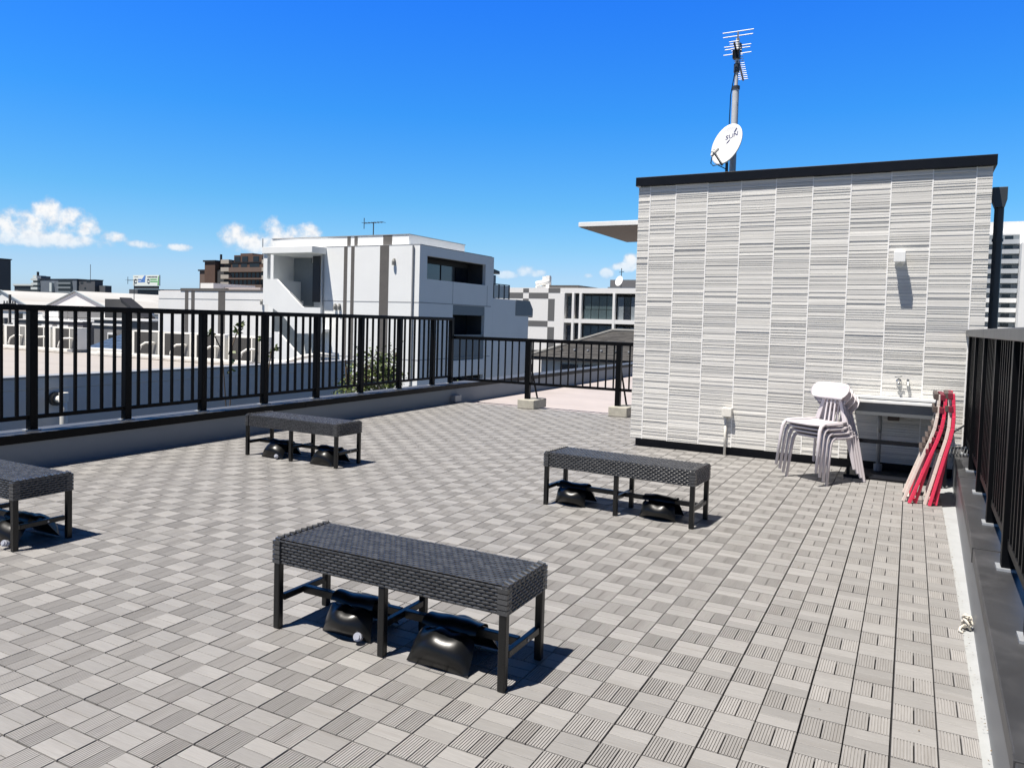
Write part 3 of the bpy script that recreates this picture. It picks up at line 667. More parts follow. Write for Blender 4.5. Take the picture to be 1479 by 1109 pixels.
# ------------------------------------------------------------------ stacked chairs
def rrect(w, d, r, n=6):
    out = []
    for cx, cy, a0 in ((w / 2 - r, d / 2 - r, 0), (-w / 2 + r, d / 2 - r, 90), (-w / 2 + r, -d / 2 + r, 180), (w / 2 - r, -d / 2 + r, 270)):
        for k in range(n + 1): a = R(a0 + 90 * k / n); out.append((cx + r * math.cos(a), cy + r * math.sin(a)))
    return out
def make_chair(label):
    t = thing('stacking_chair', label, 'chair', (0, 0, 0), 0, 'stacked pale lilac chairs')
    m = MB(); n = 0; rings = []
    out = rrect(.46, .44, .13)
    vs = []; N = len(out)
    for s, z in ((.02, .436), (.5, .437), (.85, .443), (.97, .450), (1.0, .447), (1.0, .435), (.96, .428), (.5, .425), (.02, .424)):
        vs += [(p[0] * s * (1 - .06 * (p[1] > 0) * abs(p[1]) / .2), p[1] * s - .03, z) for p in out]
    fs = []
    for i in range(8):
        for k in range(N): fs.append((i * N + k, i * N + (k + 1) % N, (i + 1) * N + (k + 1) % N, (i + 1) * N + k))
    fs.append(tuple(range(N))); fs.append(tuple(reversed(range(8 * N, 9 * N))))
    m.add(vs, fs).build('seat', M_LILAC, t, smooth=True)
    # curved back panel
    vs = []; fs = []; nx, nz = 20, 8
    for face in (0, 1):
        for j in range(nz + 1):
            v = j / nz * 2 - 1
            for i in range(nx + 1):
                u = i / nx * 2 - 1; ww = .215 * (1 - .16 * max(0, -v) ** 2 - .05 * max(0, v) ** 2); k = (1 - abs(u) ** 4)
                hh = .082 * (.62 + .38 * k ** .5 if k > 0 else .62)
                x = ww * u; vs.append((x, .205 - .055 * u * u + .03 * v + (.014 if face else 0), .745 + hh * v))
    q = (nx + 1) * (nz + 1)
    for j in range(nz):
        for i in range(nx):
            k = j * (nx + 1) + i; fs.append((k, k + 1, k + nx + 2, k + nx + 1)); fs.append((q + k, q + k + nx + 1, q + k + nx + 2, q + k + 1))
    for i in range(nx): fs.append((i, q + i, q + i + 1, i + 1)); k = nz * (nx + 1) + i; fs.append((k, k + 1, q + k + 1, q + k))
    for j in range(nz): k = j * (nx + 1); fs.append((k, k + nx + 1, q + k + nx + 1, q + k)); k += nx; fs.append((k, q + k, q + k + nx + 1, k + nx + 1))
    MB().add(vs, fs).build('backrest', M_LILAC, t, smooth=True)
    for s in (-1, 1):
        MB().tube([(s * .24, -.262, 0), (s * .226, -.228, .30), (s * .221, -.215, .385), (s * .217, -.195, .425), (s * .213, -.155, .445), (s * .205, -.08, .447), (s * .19, .10, .447), (s * .175, .185, .447)], [.014, .0165, .018, .018, .018, .018, .018, .018], 10).build('front_leg', M_LILAC, t, smooth=True)
        m = MB(); m.bar((s * .24, .262, 0), (s * .172, .20, .42), .022, .03, w2=.026, h2=.052); m.bar((s * .172, .20, .42), (s * .085, .205, .69), .026, .052, w2=.018, h2=.035)
        m.build('rear_leg', M_LILAC, t, bevel=.006)
    for x in (-.045, 0, .045):
        MB().bar((x * 1.1, .165, .44), (x, .20, .69), .017, .012).build('spindle', M_LILAC, t, bevel=.003)
    return t
CRZ = math.atan2(-.57, .82); cb = Vector((-.387, 5.313, 0)); fd = Vector((-.57, -.82, 0))
labs = ['pale lilac chair at the bottom of the stack by the sink, standing on the deck', 'pale lilac chair second from the bottom of the stack by the sink',
        'pale lilac chair third from the bottom, just below the top chair of the stack', 'pale lilac chair on top of the stack by the sink, its seat in full view']
c0 = make_chair(labs[0]); c0.location = cb; c0.rotation_euler = (0, 0, CRZ)
for i in (1, 2, 3): dup(c0, cb + fd * (.050 * i) + Vector((0, 0, .044 * i)), CRZ, labs[i])

# ------------------------------------------------------------------ folded chairs leaning on the right parapet
def make_folded(label, mm, slat, group):
    t = thing('folding_chair', label, 'folding chair', (0, 0, 0), 0, group)
    prof = [(0, 0), (.040, .12), (.086, .26), (.138, .42), (.186, .56), (.212, .66), (.225, .76), (.230, .86), (.231, .95)]
    W = .40
    for y in (0, W):
        m = MB()
        for a, b in zip(prof, prof[1:]): m.bar((a[0], y, a[1]), (b[0], y, b[1]), .026, .040 if b[1] < .8 else .018, up=(0, 1, 0))
        m.build('back_frame', mm, t, bevel=.004)
        m = MB(); m.bar((.048, y + (.025 if y == 0 else -.025), 0), (.128, y + (.025 if y == 0 else -.025), .33), .022, .032, up=(0, 1, 0)); m.bar((.128, y + (.025 if y == 0 else -.025), .33), (.198, y + (.025 if y == 0 else -.025), .62), .022, .032, up=(0, 1, 0))
        m.build('front_leg', mm, t, bevel=.004)
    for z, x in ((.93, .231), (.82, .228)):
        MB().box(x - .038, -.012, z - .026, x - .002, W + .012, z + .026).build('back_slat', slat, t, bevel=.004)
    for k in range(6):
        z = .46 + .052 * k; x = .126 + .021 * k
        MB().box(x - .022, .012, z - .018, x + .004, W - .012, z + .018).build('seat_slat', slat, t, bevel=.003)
    MB().box(.028, 0, .02, .046, W, .036).build('foot_bar', mm, t, bevel=.003)
    return t
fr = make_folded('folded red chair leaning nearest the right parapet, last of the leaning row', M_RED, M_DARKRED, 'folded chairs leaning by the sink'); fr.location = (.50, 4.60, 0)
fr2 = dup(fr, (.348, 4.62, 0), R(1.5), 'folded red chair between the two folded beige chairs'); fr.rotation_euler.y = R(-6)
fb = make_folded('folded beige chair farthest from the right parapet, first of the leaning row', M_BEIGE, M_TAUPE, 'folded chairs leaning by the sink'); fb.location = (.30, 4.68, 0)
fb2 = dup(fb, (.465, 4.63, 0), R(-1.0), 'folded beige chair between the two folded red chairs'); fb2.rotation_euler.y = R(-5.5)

# ================================================================== the neighbours
# ---- lower flat roof next door with condensers
n = thing('neighbour_building', 'low neighbouring building with a bare pinkish flat roof and blue grey side wall', 'building', (-20, 4, GZ))
MB().box(-46, -8, GZ, -11.5, 11.9, .22).build('wall', M_NWALL, n, world=True)
MB().box(-45.8, -7.8, .2215, -11.75, 11.7, .235).build('roof', M_NROOF, n, world=True)
m = MB(); m.box(-11.74, -8, .223, -11.49, 11.91, .40); m.box(-46, 11.66, .223, -11.742, 11.91, .33); m.build('parapet', M_NWALL, n, world=True, bevel=.01)
m = MB(); m.box(-11.78, -8, .402, -11.46, 11.94, .43); m.build('coping', M_PVC, n, world=True)
v = thing('vent_pipe', 'pale plastic vent pipe with elbow on the blue grey wall next door', 'pipe', (-11.4, 4.45, -1))
MB().tube([(-11.46, 4.45, .06), (-11.33, 4.45, .06), (-11.28, 4.45, .02), (-11.27, 4.45, -.1), (-11.27, 4.45, -4)], .055, 12).build('pipe', M_ACWHITE, v, world=True, smooth=True)
MB().cyl(-11.27, 4.45, .03, .17, .068).build('cap', M_ACWHITE, v, world=True)
MB().tube([(-11.505, 4.45, .06), (-11.44, 4.45, .06)], .11, 16).build('flange', M_ACCOIL, v, world=True)
def make_ac(label):
    t = thing('condenser', label, 'condenser', (0, 0, 0), 0, 'air conditioning condensers on the neighbouring roof')
    m = MB(); m.box(0, .02, .08, 1.12, .42, .70); m.box(0, 0, .08, .13, .02, .70); m.box(.77, 0, .08, .81, .02, .70); m.box(1.07, 0, .08, 1.12, .02, .70); m.box(.13, 0, .665, 1.07, .02, .70)
    m.build('casing', M_ACWHITE, t)
    MB().box(.13, .006, .10, .77, .019, .664).build('coil', M_ACCOIL, t)
    MB().box(.81, .008, .10, 1.07, .019, .664).build('side_panel', M_ACGREY, t)
    for x in (.1, .9): MB().box(x, -.06, 0, x + .10, .46, .08).build('foot', M_PVC, t)
    MB().tube([(.98, 0, .38), (.90, -.06, .40), (.78, -.16, .39), (.70, -.22, .32), (.67, -.25, .18), (.665, -.25, .03)], .028, 8).build('hose', M_ACWHITE, t, smooth=True)
    return t
acx = [(-24.05, .24), (-22.85, .24), (-21.62, .24), (-18.15, .25), (-16.95, .24), (-15.75, .24), (-14.5, .22), (-25.25, .24), (-26.45, .24)]
ordw = ['third', 'fourth', 'fifth', 'first in the right hand group', 'second in the right hand group', 'third in the right hand group', 'last in the right hand group, beside the outer staircase']
al = ['white condenser standing behind the leftmost full bay of the tall railing', 'white condenser just left of the second tall railing post', 'white condenser at the right end of the left group, beside the blue tiled roof',
      'white condenser at the left end of the right hand group, beside the blue tiled roof', 'white condenser second from the left in the right hand group next door', 'white condenser second from the right in the right hand group next door', 'white condenser at the right end of the row, in front of the outer staircase',
      'white condenser at the left picture edge next door', 'white condenser beyond the left picture edge next door']
a0 = make_ac(al[0]); a0.location = (acx[0][0], 10.8, acx[0][1])
for (x, z), lab in list(zip(acx, al))[1:8]: dup(a0, (x, 10.8, z), 0, lab)
m = MB(); m.box(-26, 10.32, .28, -20.2, 10.45, .36); m.box(-18.9, 10.30, .28, -13.3, 10.43, .36); m.box(-19.4, 10.36, .26, -18.9, 10.42, .33)
tag(m.build('pipe_duct', M_ACWHITE, bevel=.01), 'long white pipe cover running along the neighbouring roof before the condensers', 'pipe cover')
tag(MB().tube([(-13.1, 10.6, .30), (-12.6, 10.75, .36), (-12.2, 10.9, .5), (-12.0, 11.3, .56), (-11.9, 11.8, .5)], .05, 8).build('bent_duct', M_ACWHITE, smooth=True), 'short white bent pipe at the far corner of the neighbouring roof', 'pipe')

# ---- white three storey building with the outer stair
w = thing('white_building', 'large white building with dark vertical stripes, outer staircase and recessed balconies', 'building', (-26, 35, GZ))
X1, Y0 = -21.65, 30.0
m = MB()
m.box(-28.05, Y0, GZ, -22.5, Y0 + .2, 5.2); m.box(-22.5, Y0, GZ, X1, Y0 + .2, 5.2)          # front face
m.box(-32.1, Y0 + 1.9, GZ, -28.05, Y0 + 2.1, 5.2)                                              # back of the stair recess
m.box(-28.25, Y0 + .2, GZ, -28.05, Y0 + 1.9, 5.2); m.box(-32.1, Y0 + .2, GZ, -31.75, Y0 + 1.9, 5.2)
# side face with the balcony openings
SY = [(30.2, 30.7), (30.7, 33.35), (33.35, 36.95), (36.95, 37.75)]
def side(y0, y1, z0, z1): m.box(X1 - .2, y0, z0, X1, y1, z1)
side(30.2, 30.7, GZ, 5.2); side(36.95, 37.75, GZ, 5.2); side(30.7, 36.95, 4.69, 5.2)
side(30.7, 36.95, 2.25, 3.5); side(30.7, 33.35, GZ, 2.25); side(33.35, 36.95, -1.7, -.8); side(33.35, 36.95, GZ, -4)
m.box(-32.1, 37.75, GZ, X1, 37.95, 5.2)
m.build('wall', M_WHITE, w, world=True)
m = MB(); m.box(-31.9, 30.25, 5.2, -22.5, 35.9, 5.74); m.box(-32, 30.2, 5.19, X1 - .1, 37.7, 5.198); m.build('roof', M_WHITE, w, world=True)
m = MB(); m.box(-31.93, 30.22, 5.741, -22.47, 35.95, 5.78); m.build('roof_edge', M_PVC, w, world=True)
for a, b in ((-26.50, -26.27), (-26.02, -25.80), (-24.13, -23.56)): MB().box(a, Y0 - .012, GZ, b, Y0 - .001, 5.74 if False else 5.2).box(a, 30.24, 5.2, b, 30.249, 5.74).build('stripe', M_STRIPE, w, world=True)
m = MB()
for z in (5.2, 2.28, -.66): m.box(-28.0, Y0 - .008, z - .02, X1, Y0 - .002, z + .02); m.box(X1 + .002, Y0, z - .02, X1 + .008, 37.7, z + .02)
for y in (33.3, 37.2): m.box(X1 + .002, y - .015, 2.3, X1 + .008, y + .015, 3.48)
m.build('panel_joint', M_LINE, w, world=True)
# balcony recesses, their inner shade put into the dark wall colour
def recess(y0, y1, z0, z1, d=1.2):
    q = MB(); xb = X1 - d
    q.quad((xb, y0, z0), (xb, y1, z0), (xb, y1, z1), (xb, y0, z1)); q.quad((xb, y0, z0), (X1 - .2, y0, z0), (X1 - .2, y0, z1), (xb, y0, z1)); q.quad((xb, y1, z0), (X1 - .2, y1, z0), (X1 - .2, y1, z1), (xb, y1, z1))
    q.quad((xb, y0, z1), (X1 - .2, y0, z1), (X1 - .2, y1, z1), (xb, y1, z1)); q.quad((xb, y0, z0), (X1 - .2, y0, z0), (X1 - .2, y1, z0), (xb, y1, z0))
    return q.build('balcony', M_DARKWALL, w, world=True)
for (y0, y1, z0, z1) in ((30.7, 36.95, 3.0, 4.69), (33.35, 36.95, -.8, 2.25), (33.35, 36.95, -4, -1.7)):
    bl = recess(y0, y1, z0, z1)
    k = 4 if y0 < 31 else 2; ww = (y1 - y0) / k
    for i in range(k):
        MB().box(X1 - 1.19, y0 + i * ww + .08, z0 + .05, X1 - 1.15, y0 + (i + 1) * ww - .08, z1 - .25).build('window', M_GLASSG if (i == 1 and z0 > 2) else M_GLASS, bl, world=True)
MB().box(X1 - .25, 33.36, 1.72, X1 - .02, 36.94, 2.25).build('shutter_box', M_SHADE, w, world=True)
MB().box(X1 - .15, 33.36, -.79, X1 - .05, 36.94, .62).build('balustrade', M_SHADE, w, world=True)
# stair: canopy, flight parapets, landing
MB().box(-31.3, 28.85, 4.80, -27.72, Y0 + .0, 5.15).box(-31.3, Y0 + .001, 4.80, -28.06, Y0 + 1.88, 5.15).build('stair_canopy', M_WHITE, w, world=True, bevel=.01)
sc = [(-31.29, 3.41), (-30.33, 3.41), (-28.42, 1.9), (-27.17, 1.89), (-27.17, .52), (-28.79, .48), (-29.88, 1.47), (-30.3, 1.67), (-30.91, 1.99), (-31.29, 1.99)]
MB().prism(sc, 'y', 28.95, 29.10).build('stair_parapet', M_WHITE, w, world=True)
MB().prism([(-31.2, .52), (-30.14, .51), (-28.59, -.72), (-27.2, -.75), (-27.2, -2.3), (-31.2, -2.2)], 'y', 28.95, 29.10).build('stair_parapet', M_WHITE, w, world=True)
MB().prism([(-30.9, 2.3), (-30.3, 2.2), (-28.4, .75), (-27.4, .75), (-27.4, .6), (-28.5, .55), (-30.4, 1.95), (-30.9, 2.05)], 'y', 29.11, 30.6).build('stair_flight', M_WHITE2, w, world=True)
MB().box(-31.29, 29.11, 1.99, -31.12, 31.8, 3.41).build('stair_end_wall', M_WHITE, w, world=True)
MB().box(-31.29, 28.95, 3.412, -31.0, 29.2, 4.80).build('stair_column', M_WHITE, w, world=True)
MB().box(-30.9, Y0 + 1.80, 2.0, -30.2, Y0 + 1.89, 4.5).box(-31.7, Y0 + 1.83, 2.3, -30.38, Y0 + 1.885, 4.79).build('door', M_SHADE, w, world=True)
MB().box(-28.62, Y0 - .05, 2.2, -28.10, Y0 + .0, 4.72).build('stair_window', M_FRAME, w, world=True)
MB().bar((-29.4, 29.05, 2.72), (-28.5, 29.05, 2.02), .05).build('handrail', M_PVC, w, world=True)
MB().tube([(-22.02, Y0 - .07, 5.15), (-22.02, Y0 - .07, -6)], .05, 8).build('downpipe', M_PVC, w, world=True)
MB().tube([(-27.88, Y0 - .07, 4.9), (-27.86, Y0 - .07, -4)], .045, 8).build('downpipe', M_PVC, w, world=True)
for x, z in ((-23.2, 4.35), (-27.0, 1.98), (-26.72, 1.98)):
    MB().tube([(x, Y0 - .1, z - .18), (x, Y0 - .1, z), (x, Y0 - .05, z + .12), (x, Y0, z + .14)], [.09, .09, .07, .04], 10).build('wall_lamp', M_ACGREY, w, world=True)
# right hand lower block with terrace
m = MB(); m.box(-28, 37.96, GZ, X1, 42.9, 2.78); m.build('rear_wall', M_WHITE, w, world=True)
m = MB(); m.prism([(41.0, 2.80), (42.99, 2.78), (43.5, 2.26), (43.5, 1.80), (41.0, 1.80)], 'x', -24, X1 + .03); m.build('rear_eave', M_SHADE, w, world=True)
MB().box(-24, 43.05, 1.72, X1 + .02, 43.5, 1.79).build('awning', M_FRAME, w, world=True)
m = MB(); m.box(-27, 37.96, 2.79, -22.0, 38.9, 4.2); m.build('terrace_room', M_SHADE, w, world=True)
MB().prism([(37.6, 4.62), (39.0, 4.45), (39.0, 4.27), (37.6, 4.40)], 'x', -27.2, -21.8).build('terrace_roof', M_FRAME, w, world=True)
for y in (38.0, 38.7, 39.4, 40.05): MB().box(X1 - .05, y - .04, 2.79, X1 + .02, y + .04, 3.62).build('terrace_post', M_FRAME, w, world=True)
MB().box(X1 - .05, 37.97, 3.62, X1 + .02, 40.09, 3.67).build('terrace_rail', M_FRAME, w, world=True)
MB().box(X1 - .03, 38.05, 2.82, X1 - .02, 40.0, 3.6).build('terrace_glass', M_APLIGHT, w, world=True)
def yagi(name, label, x, y, z0, z1, w_, vert=False):
    t = thing(name, label, 'aerial', (x, y, z0))
    MB().tube([(x, y, z0), (x, y, z1)], .03, 8).build('mast', M_PIPEGREY, t, world=True)
    m = MB(); m.bar((x - w_ / 2, y, z1 - .05), (x + w_ / 2, y, z1 - .02), .035)
    for i in range(7):
        xx = x - w_ / 2 + w_ * i / 6; m.bar((xx, y - .22, z1 - .03), (xx, y + .22, z1 - .03), .02)
    m.bar((x - w_ / 2, y, z1 - .35), (x - w_ / 2, y, z1 + .25), .03); m.build('comb', M_PIPEGREY, t, world=True)
yagi('roof_aerial', 'thin comb shaped aerial on the roof of the white striped building', -26.1, 32, 5.75, 6.72, 1.3)
yagi('roof_aerial', 'thin comb shaped aerial above the dark gabled house on the left', -56.1, 39.5, 1.0, 4.0, 1.6)
# lower wing further left
g = thing('white_wing', 'long lower white building with grey vertical stripes and grey roof band', 'building', (-40, 36, GZ))
m = MB(); m.box(-44.95, 33, GZ, -32.0, 46, 2.86); m.build('wall', M_WHITE2, g, world=True)
for a, b in ((-42.32, -42.0), (-41.72, -41.4), (-39.2, -38.58)): MB().box(a, 32.985, GZ, b, 32.998, 2.86).build('stripe', M_STRIPE, g, world=True)
MB().box(-42.75, 32.97, 2.862, -38.5, 33.2, 3.05).box(-38.49, 32.97, 2.862, -32, 33.1, 2.98).build('roof_band', M_STRIPE, g, world=True)
m = MB(); m.box(-44.9, 32.988, 2.33, -32.0, 32.998, 2.37); m.build('panel_joint', M_LINE, g, world=True)
m = MB(); m.box(-44.9, 33.1, 2.861, -32, 45.9, 2.9); m.build('roof', M_CONC, g, world=True)
MB().tube([(-35.3, 32.9, 2.05), (-35.3, 32.9, 2.25), (-35.3, 32.95, 2.38)], [.1, .1, .05], 8).build('wall_lamp', M_ACGREY, g, world=True)
t = thing('roof_hut', 'low pale plant box on the roof of the long white wing', 'roof box', (-49, 40, 2.9))
MB().box(-44.3, 36, 2.9, -43.0, 40, 3.55).build('box', M_TANK, t, world=True); MB().box(-43.0, 37, 2.9, -39.5, 41, 3.3).build('box_end', M_CONC, t, world=True)
t = thing('roof_frame', 'small white framed opening on the roof before the brown apartments', 'roof box', (-36, 36, 2.9))
m = MB(); m.box(-37.6, 36, 2.9, -37.4, 36.3, 3.55); m.box(-35.2, 36, 2.9, -35.0, 36.3, 3.55); m.box(-37.6, 36, 3.55, -35.0, 36.3, 3.68); m.build('frame', M_TANK, t, world=True); MB().box(-37.4, 36.2, 2.9, -35.2, 36.28, 3.55).build('panel', M_TAN, t, world=True)

# ---- windows helper for far buildings facing -y
def panes(parent, rects, y, m_, name='window', depth=.05):
    for a, z0, b, z1 in rects: MB().box(a, y - depth, z0, b, y - .004, z1).build(name, m_, parent, world=True)
# ---- checkered building and its glazed balconies
c = thing('checkered_building', 'white building with grey checker bands, partly hidden by the bluish shaded wall', 'building', (-35, 78, GZ))
m = MB(); m.box(-39.5, 71, GZ, -31.5, 84, 4.97); m.build('wall', M_CHECK, c, world=True)
gb = [(-39.4, 3.86, -35.77, 4.46), (-35.1, 3.86, -32.86, 4.46), (-35.77, 4.46, -35.1, 4.9), (-32.86, 4.46, -31.55, 4.95), (-32.86, 1.57, -32.12, 3.84), (-35.77, 1.6, -35.1, 3.84), (-39.4, .93, -35.77, 1.57), (-35.1, .95, -32.86, 1.55), (-35.77, -1.5, -35.1, .92), (-32.86, -3, -32.1, .93), (-39.4, -2, -35.77, -1.5), (-35.1, -2.1, -32.86, -1.5)]
panes(c, gb, 71, M_CHECKG, 'grey_band', .012)
panes(c, [(-36.6, -.3, -36.1, .6)], 71, M_GLASS)
MB().box(-32.85, 71.1, 4.972, -29.6, 78, 5.25).build('roof_band', M_STRIPE, c, world=True)
t = thing('roof_tanks', 'white tanks and plant stacked on the roof of the checkered building', 'roof plant', (-34.3, 73, 4.97))
m = MB(); m.box(-35.3, 73, 4.97, -33.9, 74, 5.25); m.build('base', M_TANK, t, world=True)
MB().tube([(-35.2, 73, 5.5), (-33.6, 73, 5.75)], .28, 12).build('tank', M_TANK, t, world=True, smooth=True); MB().box(-34.6, 73.2, 5.2, -33.9, 74, 6.3).build('box', M_TANK, t, world=True); MB().box(-34.0, 72.8, 4.98, -33.6, 73.2, 6.35).build('duct', M_TANK, t, world=True)
t = thing('glazed_building', 'white framed building with two rows of dark glazed balconies beside the checkered wall', 'building', (-27, 78, GZ))
m = MB(); m.box(-31.49, 73, GZ, -15, 84, 4.95); m.build('wall', M_DARKWALL, t, world=True)
m = MB(); m.box(-31.5, 71.02, 4.45, -15, 73, 4.97); m.box(-31.5, 71.02, 1.43, -15, 73, 1.85); m.box(-31.5, 71.02, -1.6, -15, 73, -1.2); m.build('floor_slab', M_CHECK, t, world=True)
m = MB(); m.box(-31.5, 71.0, GZ, -31.05, 73, 4.45)
for x in (-30.1, -29.3, -25.75): m.box(x - .12, 71.0, GZ, x + .12, 71.4, 4.45)
m.box(-22.8, 71.0, GZ, -22.5, 71.4, 4.45); m.build('column', M_CHECK, t, world=True)
for z0, z1 in ((1.85, 4.2), (-1.2, 1.2), (-4, -1.7)):
    for i in range(4):
        a = -29.1 + i * .82; MB().box(a + .03, 71.5, z0 + 1.0, a + .79, 71.53, z1).build('window', M_GLASSG, t, world=True); MB().box(a + .03, 71.42, z0, a + .79, 71.46, z0 + .95).build('balcony_glass', M_GLASSG, t, world=True)
    for i in range(4):
        a = -25.5 + i * .7; MB().box(a, 71.5, z0, a + .62, 71.53, z1 - .1).build('window', M_GLASS if i % 2 else M_SHADE, t, world=True)
    for a in (-30.9, -29.95): MB().box(a, 71.5, z0, a + .5, 71.53, z1).build('window', M_GLASS, t, world=True)
d = thing('far_dish', 'small white satellite dish on the roof of the glazed building', 'satellite dish', (-25.5, 72, 4.97))
MB().tube([(-25.4, 72, 4.97), (-25.4, 72, 7.0)], .04, 8).build('mast', M_PIPEGREY, d, world=True)
m = MB(); cc = Vector((-25.6, 71.9, 5.75)); nn = Vector((-.45, -.85, .25)).normalized(); a_ = nn.orthogonal().normalized(); b_ = nn.cross(a_)
m.add([cc - nn * .08] + [cc + (a_ * math.cos(k * math.pi / 12) + b_ * math.sin(k * math.pi / 12)) * .52 for k in range(24)], [(0, 1 + k, 1 + (k + 1) % 24) for k in range(24)]); m.build('reflector', M_DISH, d, world=True, smooth=True)
MB().bar((-25.65, 72, 6.6), (-25.15, 72, 6.65), .05).build('comb', M_PIPEGREY, d, world=True)
t = thing('far_flat_block', 'grey flat roofed block with railing far behind the glazed building', 'building', (-31, 92, GZ))
MB().box(-33.3, 90, GZ, -27, 98, 6.0).build('wall', M_APGREY, t, world=True); MB().box(-33.0, 90, 6.0, -27, 90.4, 6.9).build('roof_rail', M_GREYWALL, t, world=True)
# ---- hip roofed house
t = thing('hip_roof_house', 'house with dark grey tiled hip roof behind the low fence', 'house', (-16, 50, GZ))
EZ = -.90
x0, x1, y0, y1 = -22.6, -9.2, 45, 53.6
ax0, ax1, ay = -18.1, -15.4, 49.3; az_ = .95
def tiles(m, a, b, c_, d_, rows, cols):
    a, b, c_, d_ = map(Vector, (a, b, c_, d_)); nn = (b - a).cross(d_ - a).normalized()
    if nn.z < 0: nn = -nn
    for j in range(rows):
        v0, v1 = j / rows, (j + 1) / rows
        p0, p1 = a.lerp(d_, v0), b.lerp(c_, v0); q0, q1 = a.lerp(d_, v1), b.lerp(c_, v1)
        L = (p1 - p0).length; k = max(1, int(L / .45))
        for i in range(k):
            u0, u1 = i / k, (i + 1) / k
            m.add([p0.lerp(p1, u0) + nn * .035, p0.lerp(p1, u1) + nn * .035, q0.lerp(q1, u1) + nn * .02, q0.lerp(q1, u0) + nn * .02, p0.lerp(p1, u0) - nn * .02, p0.lerp(p1, u1) - nn * .02], [(0, 1, 2, 3), (4, 5, 1, 0)])
m = MB(); tiles(m, (x0, y0, EZ), (x1, y0, EZ), (ax1, ay, az_), (ax0, ay, az_), 18, 20); tiles(m, (x0, y1, EZ), (x0, y0, EZ), (ax0, ay, az_), (ax0, ay, az_), 12, 14); tiles(m, (x1, y0, EZ), (x1, y1, EZ), (ax1, ay, az_), (ax1, ay, az_), 12, 14); tiles(m, (x1, y1, EZ), (x0, y1, EZ), (ax0, ay, az_), (ax1, ay, az_), 12, 14)
m.build('roof', M_GREYTILE, t, world=True, fix=False)
m = MB()
for a, b in (((x0, y0, EZ), (ax0, ay, az_)), ((x1, y0, EZ), (ax1, ay, az_)), ((x0, y1, EZ), (ax0, ay, az_)), ((x1, y1, EZ), (ax1, ay, az_)), ((ax0, ay, az_), (ax1, ay, az_))): m.tube([Vector(a) + Vector((0, 0, .06)), Vector(b) + Vector((0, 0, .06))], .10, 8)
m.build('ridge', M_ACGREY, t, world=True)
MB().box(x0 + .05, y0 + .05, EZ - .22, x1 - .05, y1 - .05, EZ - .03).build('eave', M_FRAME, t, world=True)
MB().box(x0 + .7, y0 + .7, GZ, x1 - .7, y1 - .7, EZ - .222).build('wall', M_NWALL, t, world=True)
for a in (-20.4, -18.9, -15.5): MB().box(a, y0 + .64, -2.6, a + 1.2, y0 + .698, -1.35).build('window', M_GLASS, t, world=True)
m = MB(); q = random.Random(3)
for i in range(7): xx = -20.6 + i * .95; m.box(xx, 45.9, EZ + .50, xx + .12, 46.05, EZ + .60)
m.build('snow_guard', M_GALV, t, world=True)
tag(MB().tube([(-15.5, 48.5, 1.0), (-15.3, 48.5, 1.7), (-15.0, 48.5, 2.05), (-14.6, 48.5, 1.7), (-14.4, 48.5, 1.0)], .03, 6).build('roof_hoop', M_GALV), 'thin metal hoop standing on the grey tiled hip roof', 'hoop')

# ---- sheds and houses on the left
def shed(label, px, half, pz, y0, y1, ez):
    t = thing('shed', label, 'warehouse', (px, (y0 + y1) / 2, GZ), 0, 'white gabled sheds on the left')
    s = (pz - ez) / half; x0, x1 = px - half, px + half
    MB().prism([(x0 + .3, GZ), (x1 - .3, GZ), (x1 - .3, ez + .3 * s - .12), (px, pz - .12), (x0 + .3, ez + .3 * s - .12)], 'y', y0 + .03, y1).build('wall', M_WHITE2, t, world=True)
    for sg in (-1, 1):
        m = MB(); e = px + sg * half; m.add([(px, y0, pz), (e, y0, ez), (e, y1, ez), (px, y1, pz), (px, y0, pz - .1), (e, y0, ez - .1), (e, y1, ez - .1), (px, y1, pz - .1)], [(0, 1, 2, 3), (4, 7, 6, 5), (0, 4, 5, 1), (1, 5, 6, 2), (2, 6, 7, 3), (3, 7, 4, 0)])
        m.build('roof', M_SHED, t, world=True)
        MB().bar((px, y0 - .04, pz + .0), (e, y0 - .04, ez + .0), .06, .16, up=(0, 1, 0)).build('verge', M_SHEDTRIM, t, world=True)
    return t
shed('white gabled shed whose peak stands left of the second tall railing post', -67.65, 6.0, 3.12, 42, 62, 1.2)
shed('white gabled shed at the left picture edge, rust marks on its roof', -79.5, 5.8, 3.12, 42, 64, 1.2)
shed('white gabled shed close to the left end of the long white wing', -57.5, 5.0, 2.7, 56, 74, 1.3)
hh = thing('white_house', 'plain white house with one barred window behind the utility pole', 'house', (-70, 41, GZ))
MB().box(-76, 38, GZ, -66.2, 41.8, 1.15).build('wall', M_WHITE2, hh, world=True); panes(hh, [(-69.9, .45, -69.1, .95)], 38, M_GLASS); MB().box(-76.1, 37.9, 1.152, -66.1, 41.85, 1.22).build('roof', M_CONC, hh, world=True)
hh = thing('long_house', 'white building with a wide band of dark upper windows below the shed roofs', 'house', (-61, 40, GZ))
MB().box(-66.1, 38.4, GZ, -56.5, 41.8, 1.42).build('wall', M_WHITE2, hh, world=True); panes(hh, [(-64.5, .62, -63.2, 1.36), (-63.1, .62, -61.8, 1.36), (-61.7, .62, -60.5, 1.36), (-60.4, .62, -58.4, 1.36)], 38.4, M_GREYWALL); MB().box(-66.2, 38.3, 1.422, -56.4, 41.85, 1.46).build('roof', M_CONC, hh, world=True)
hh = thing('grey_house', 'grey clad house with two small white framed windows and red eave', 'house', (-63, 37, GZ))
MB().box(-66.6, 36, GZ, -57.6, 38.2, .42).build('wall', M_GREYWALL, hh, world=True)
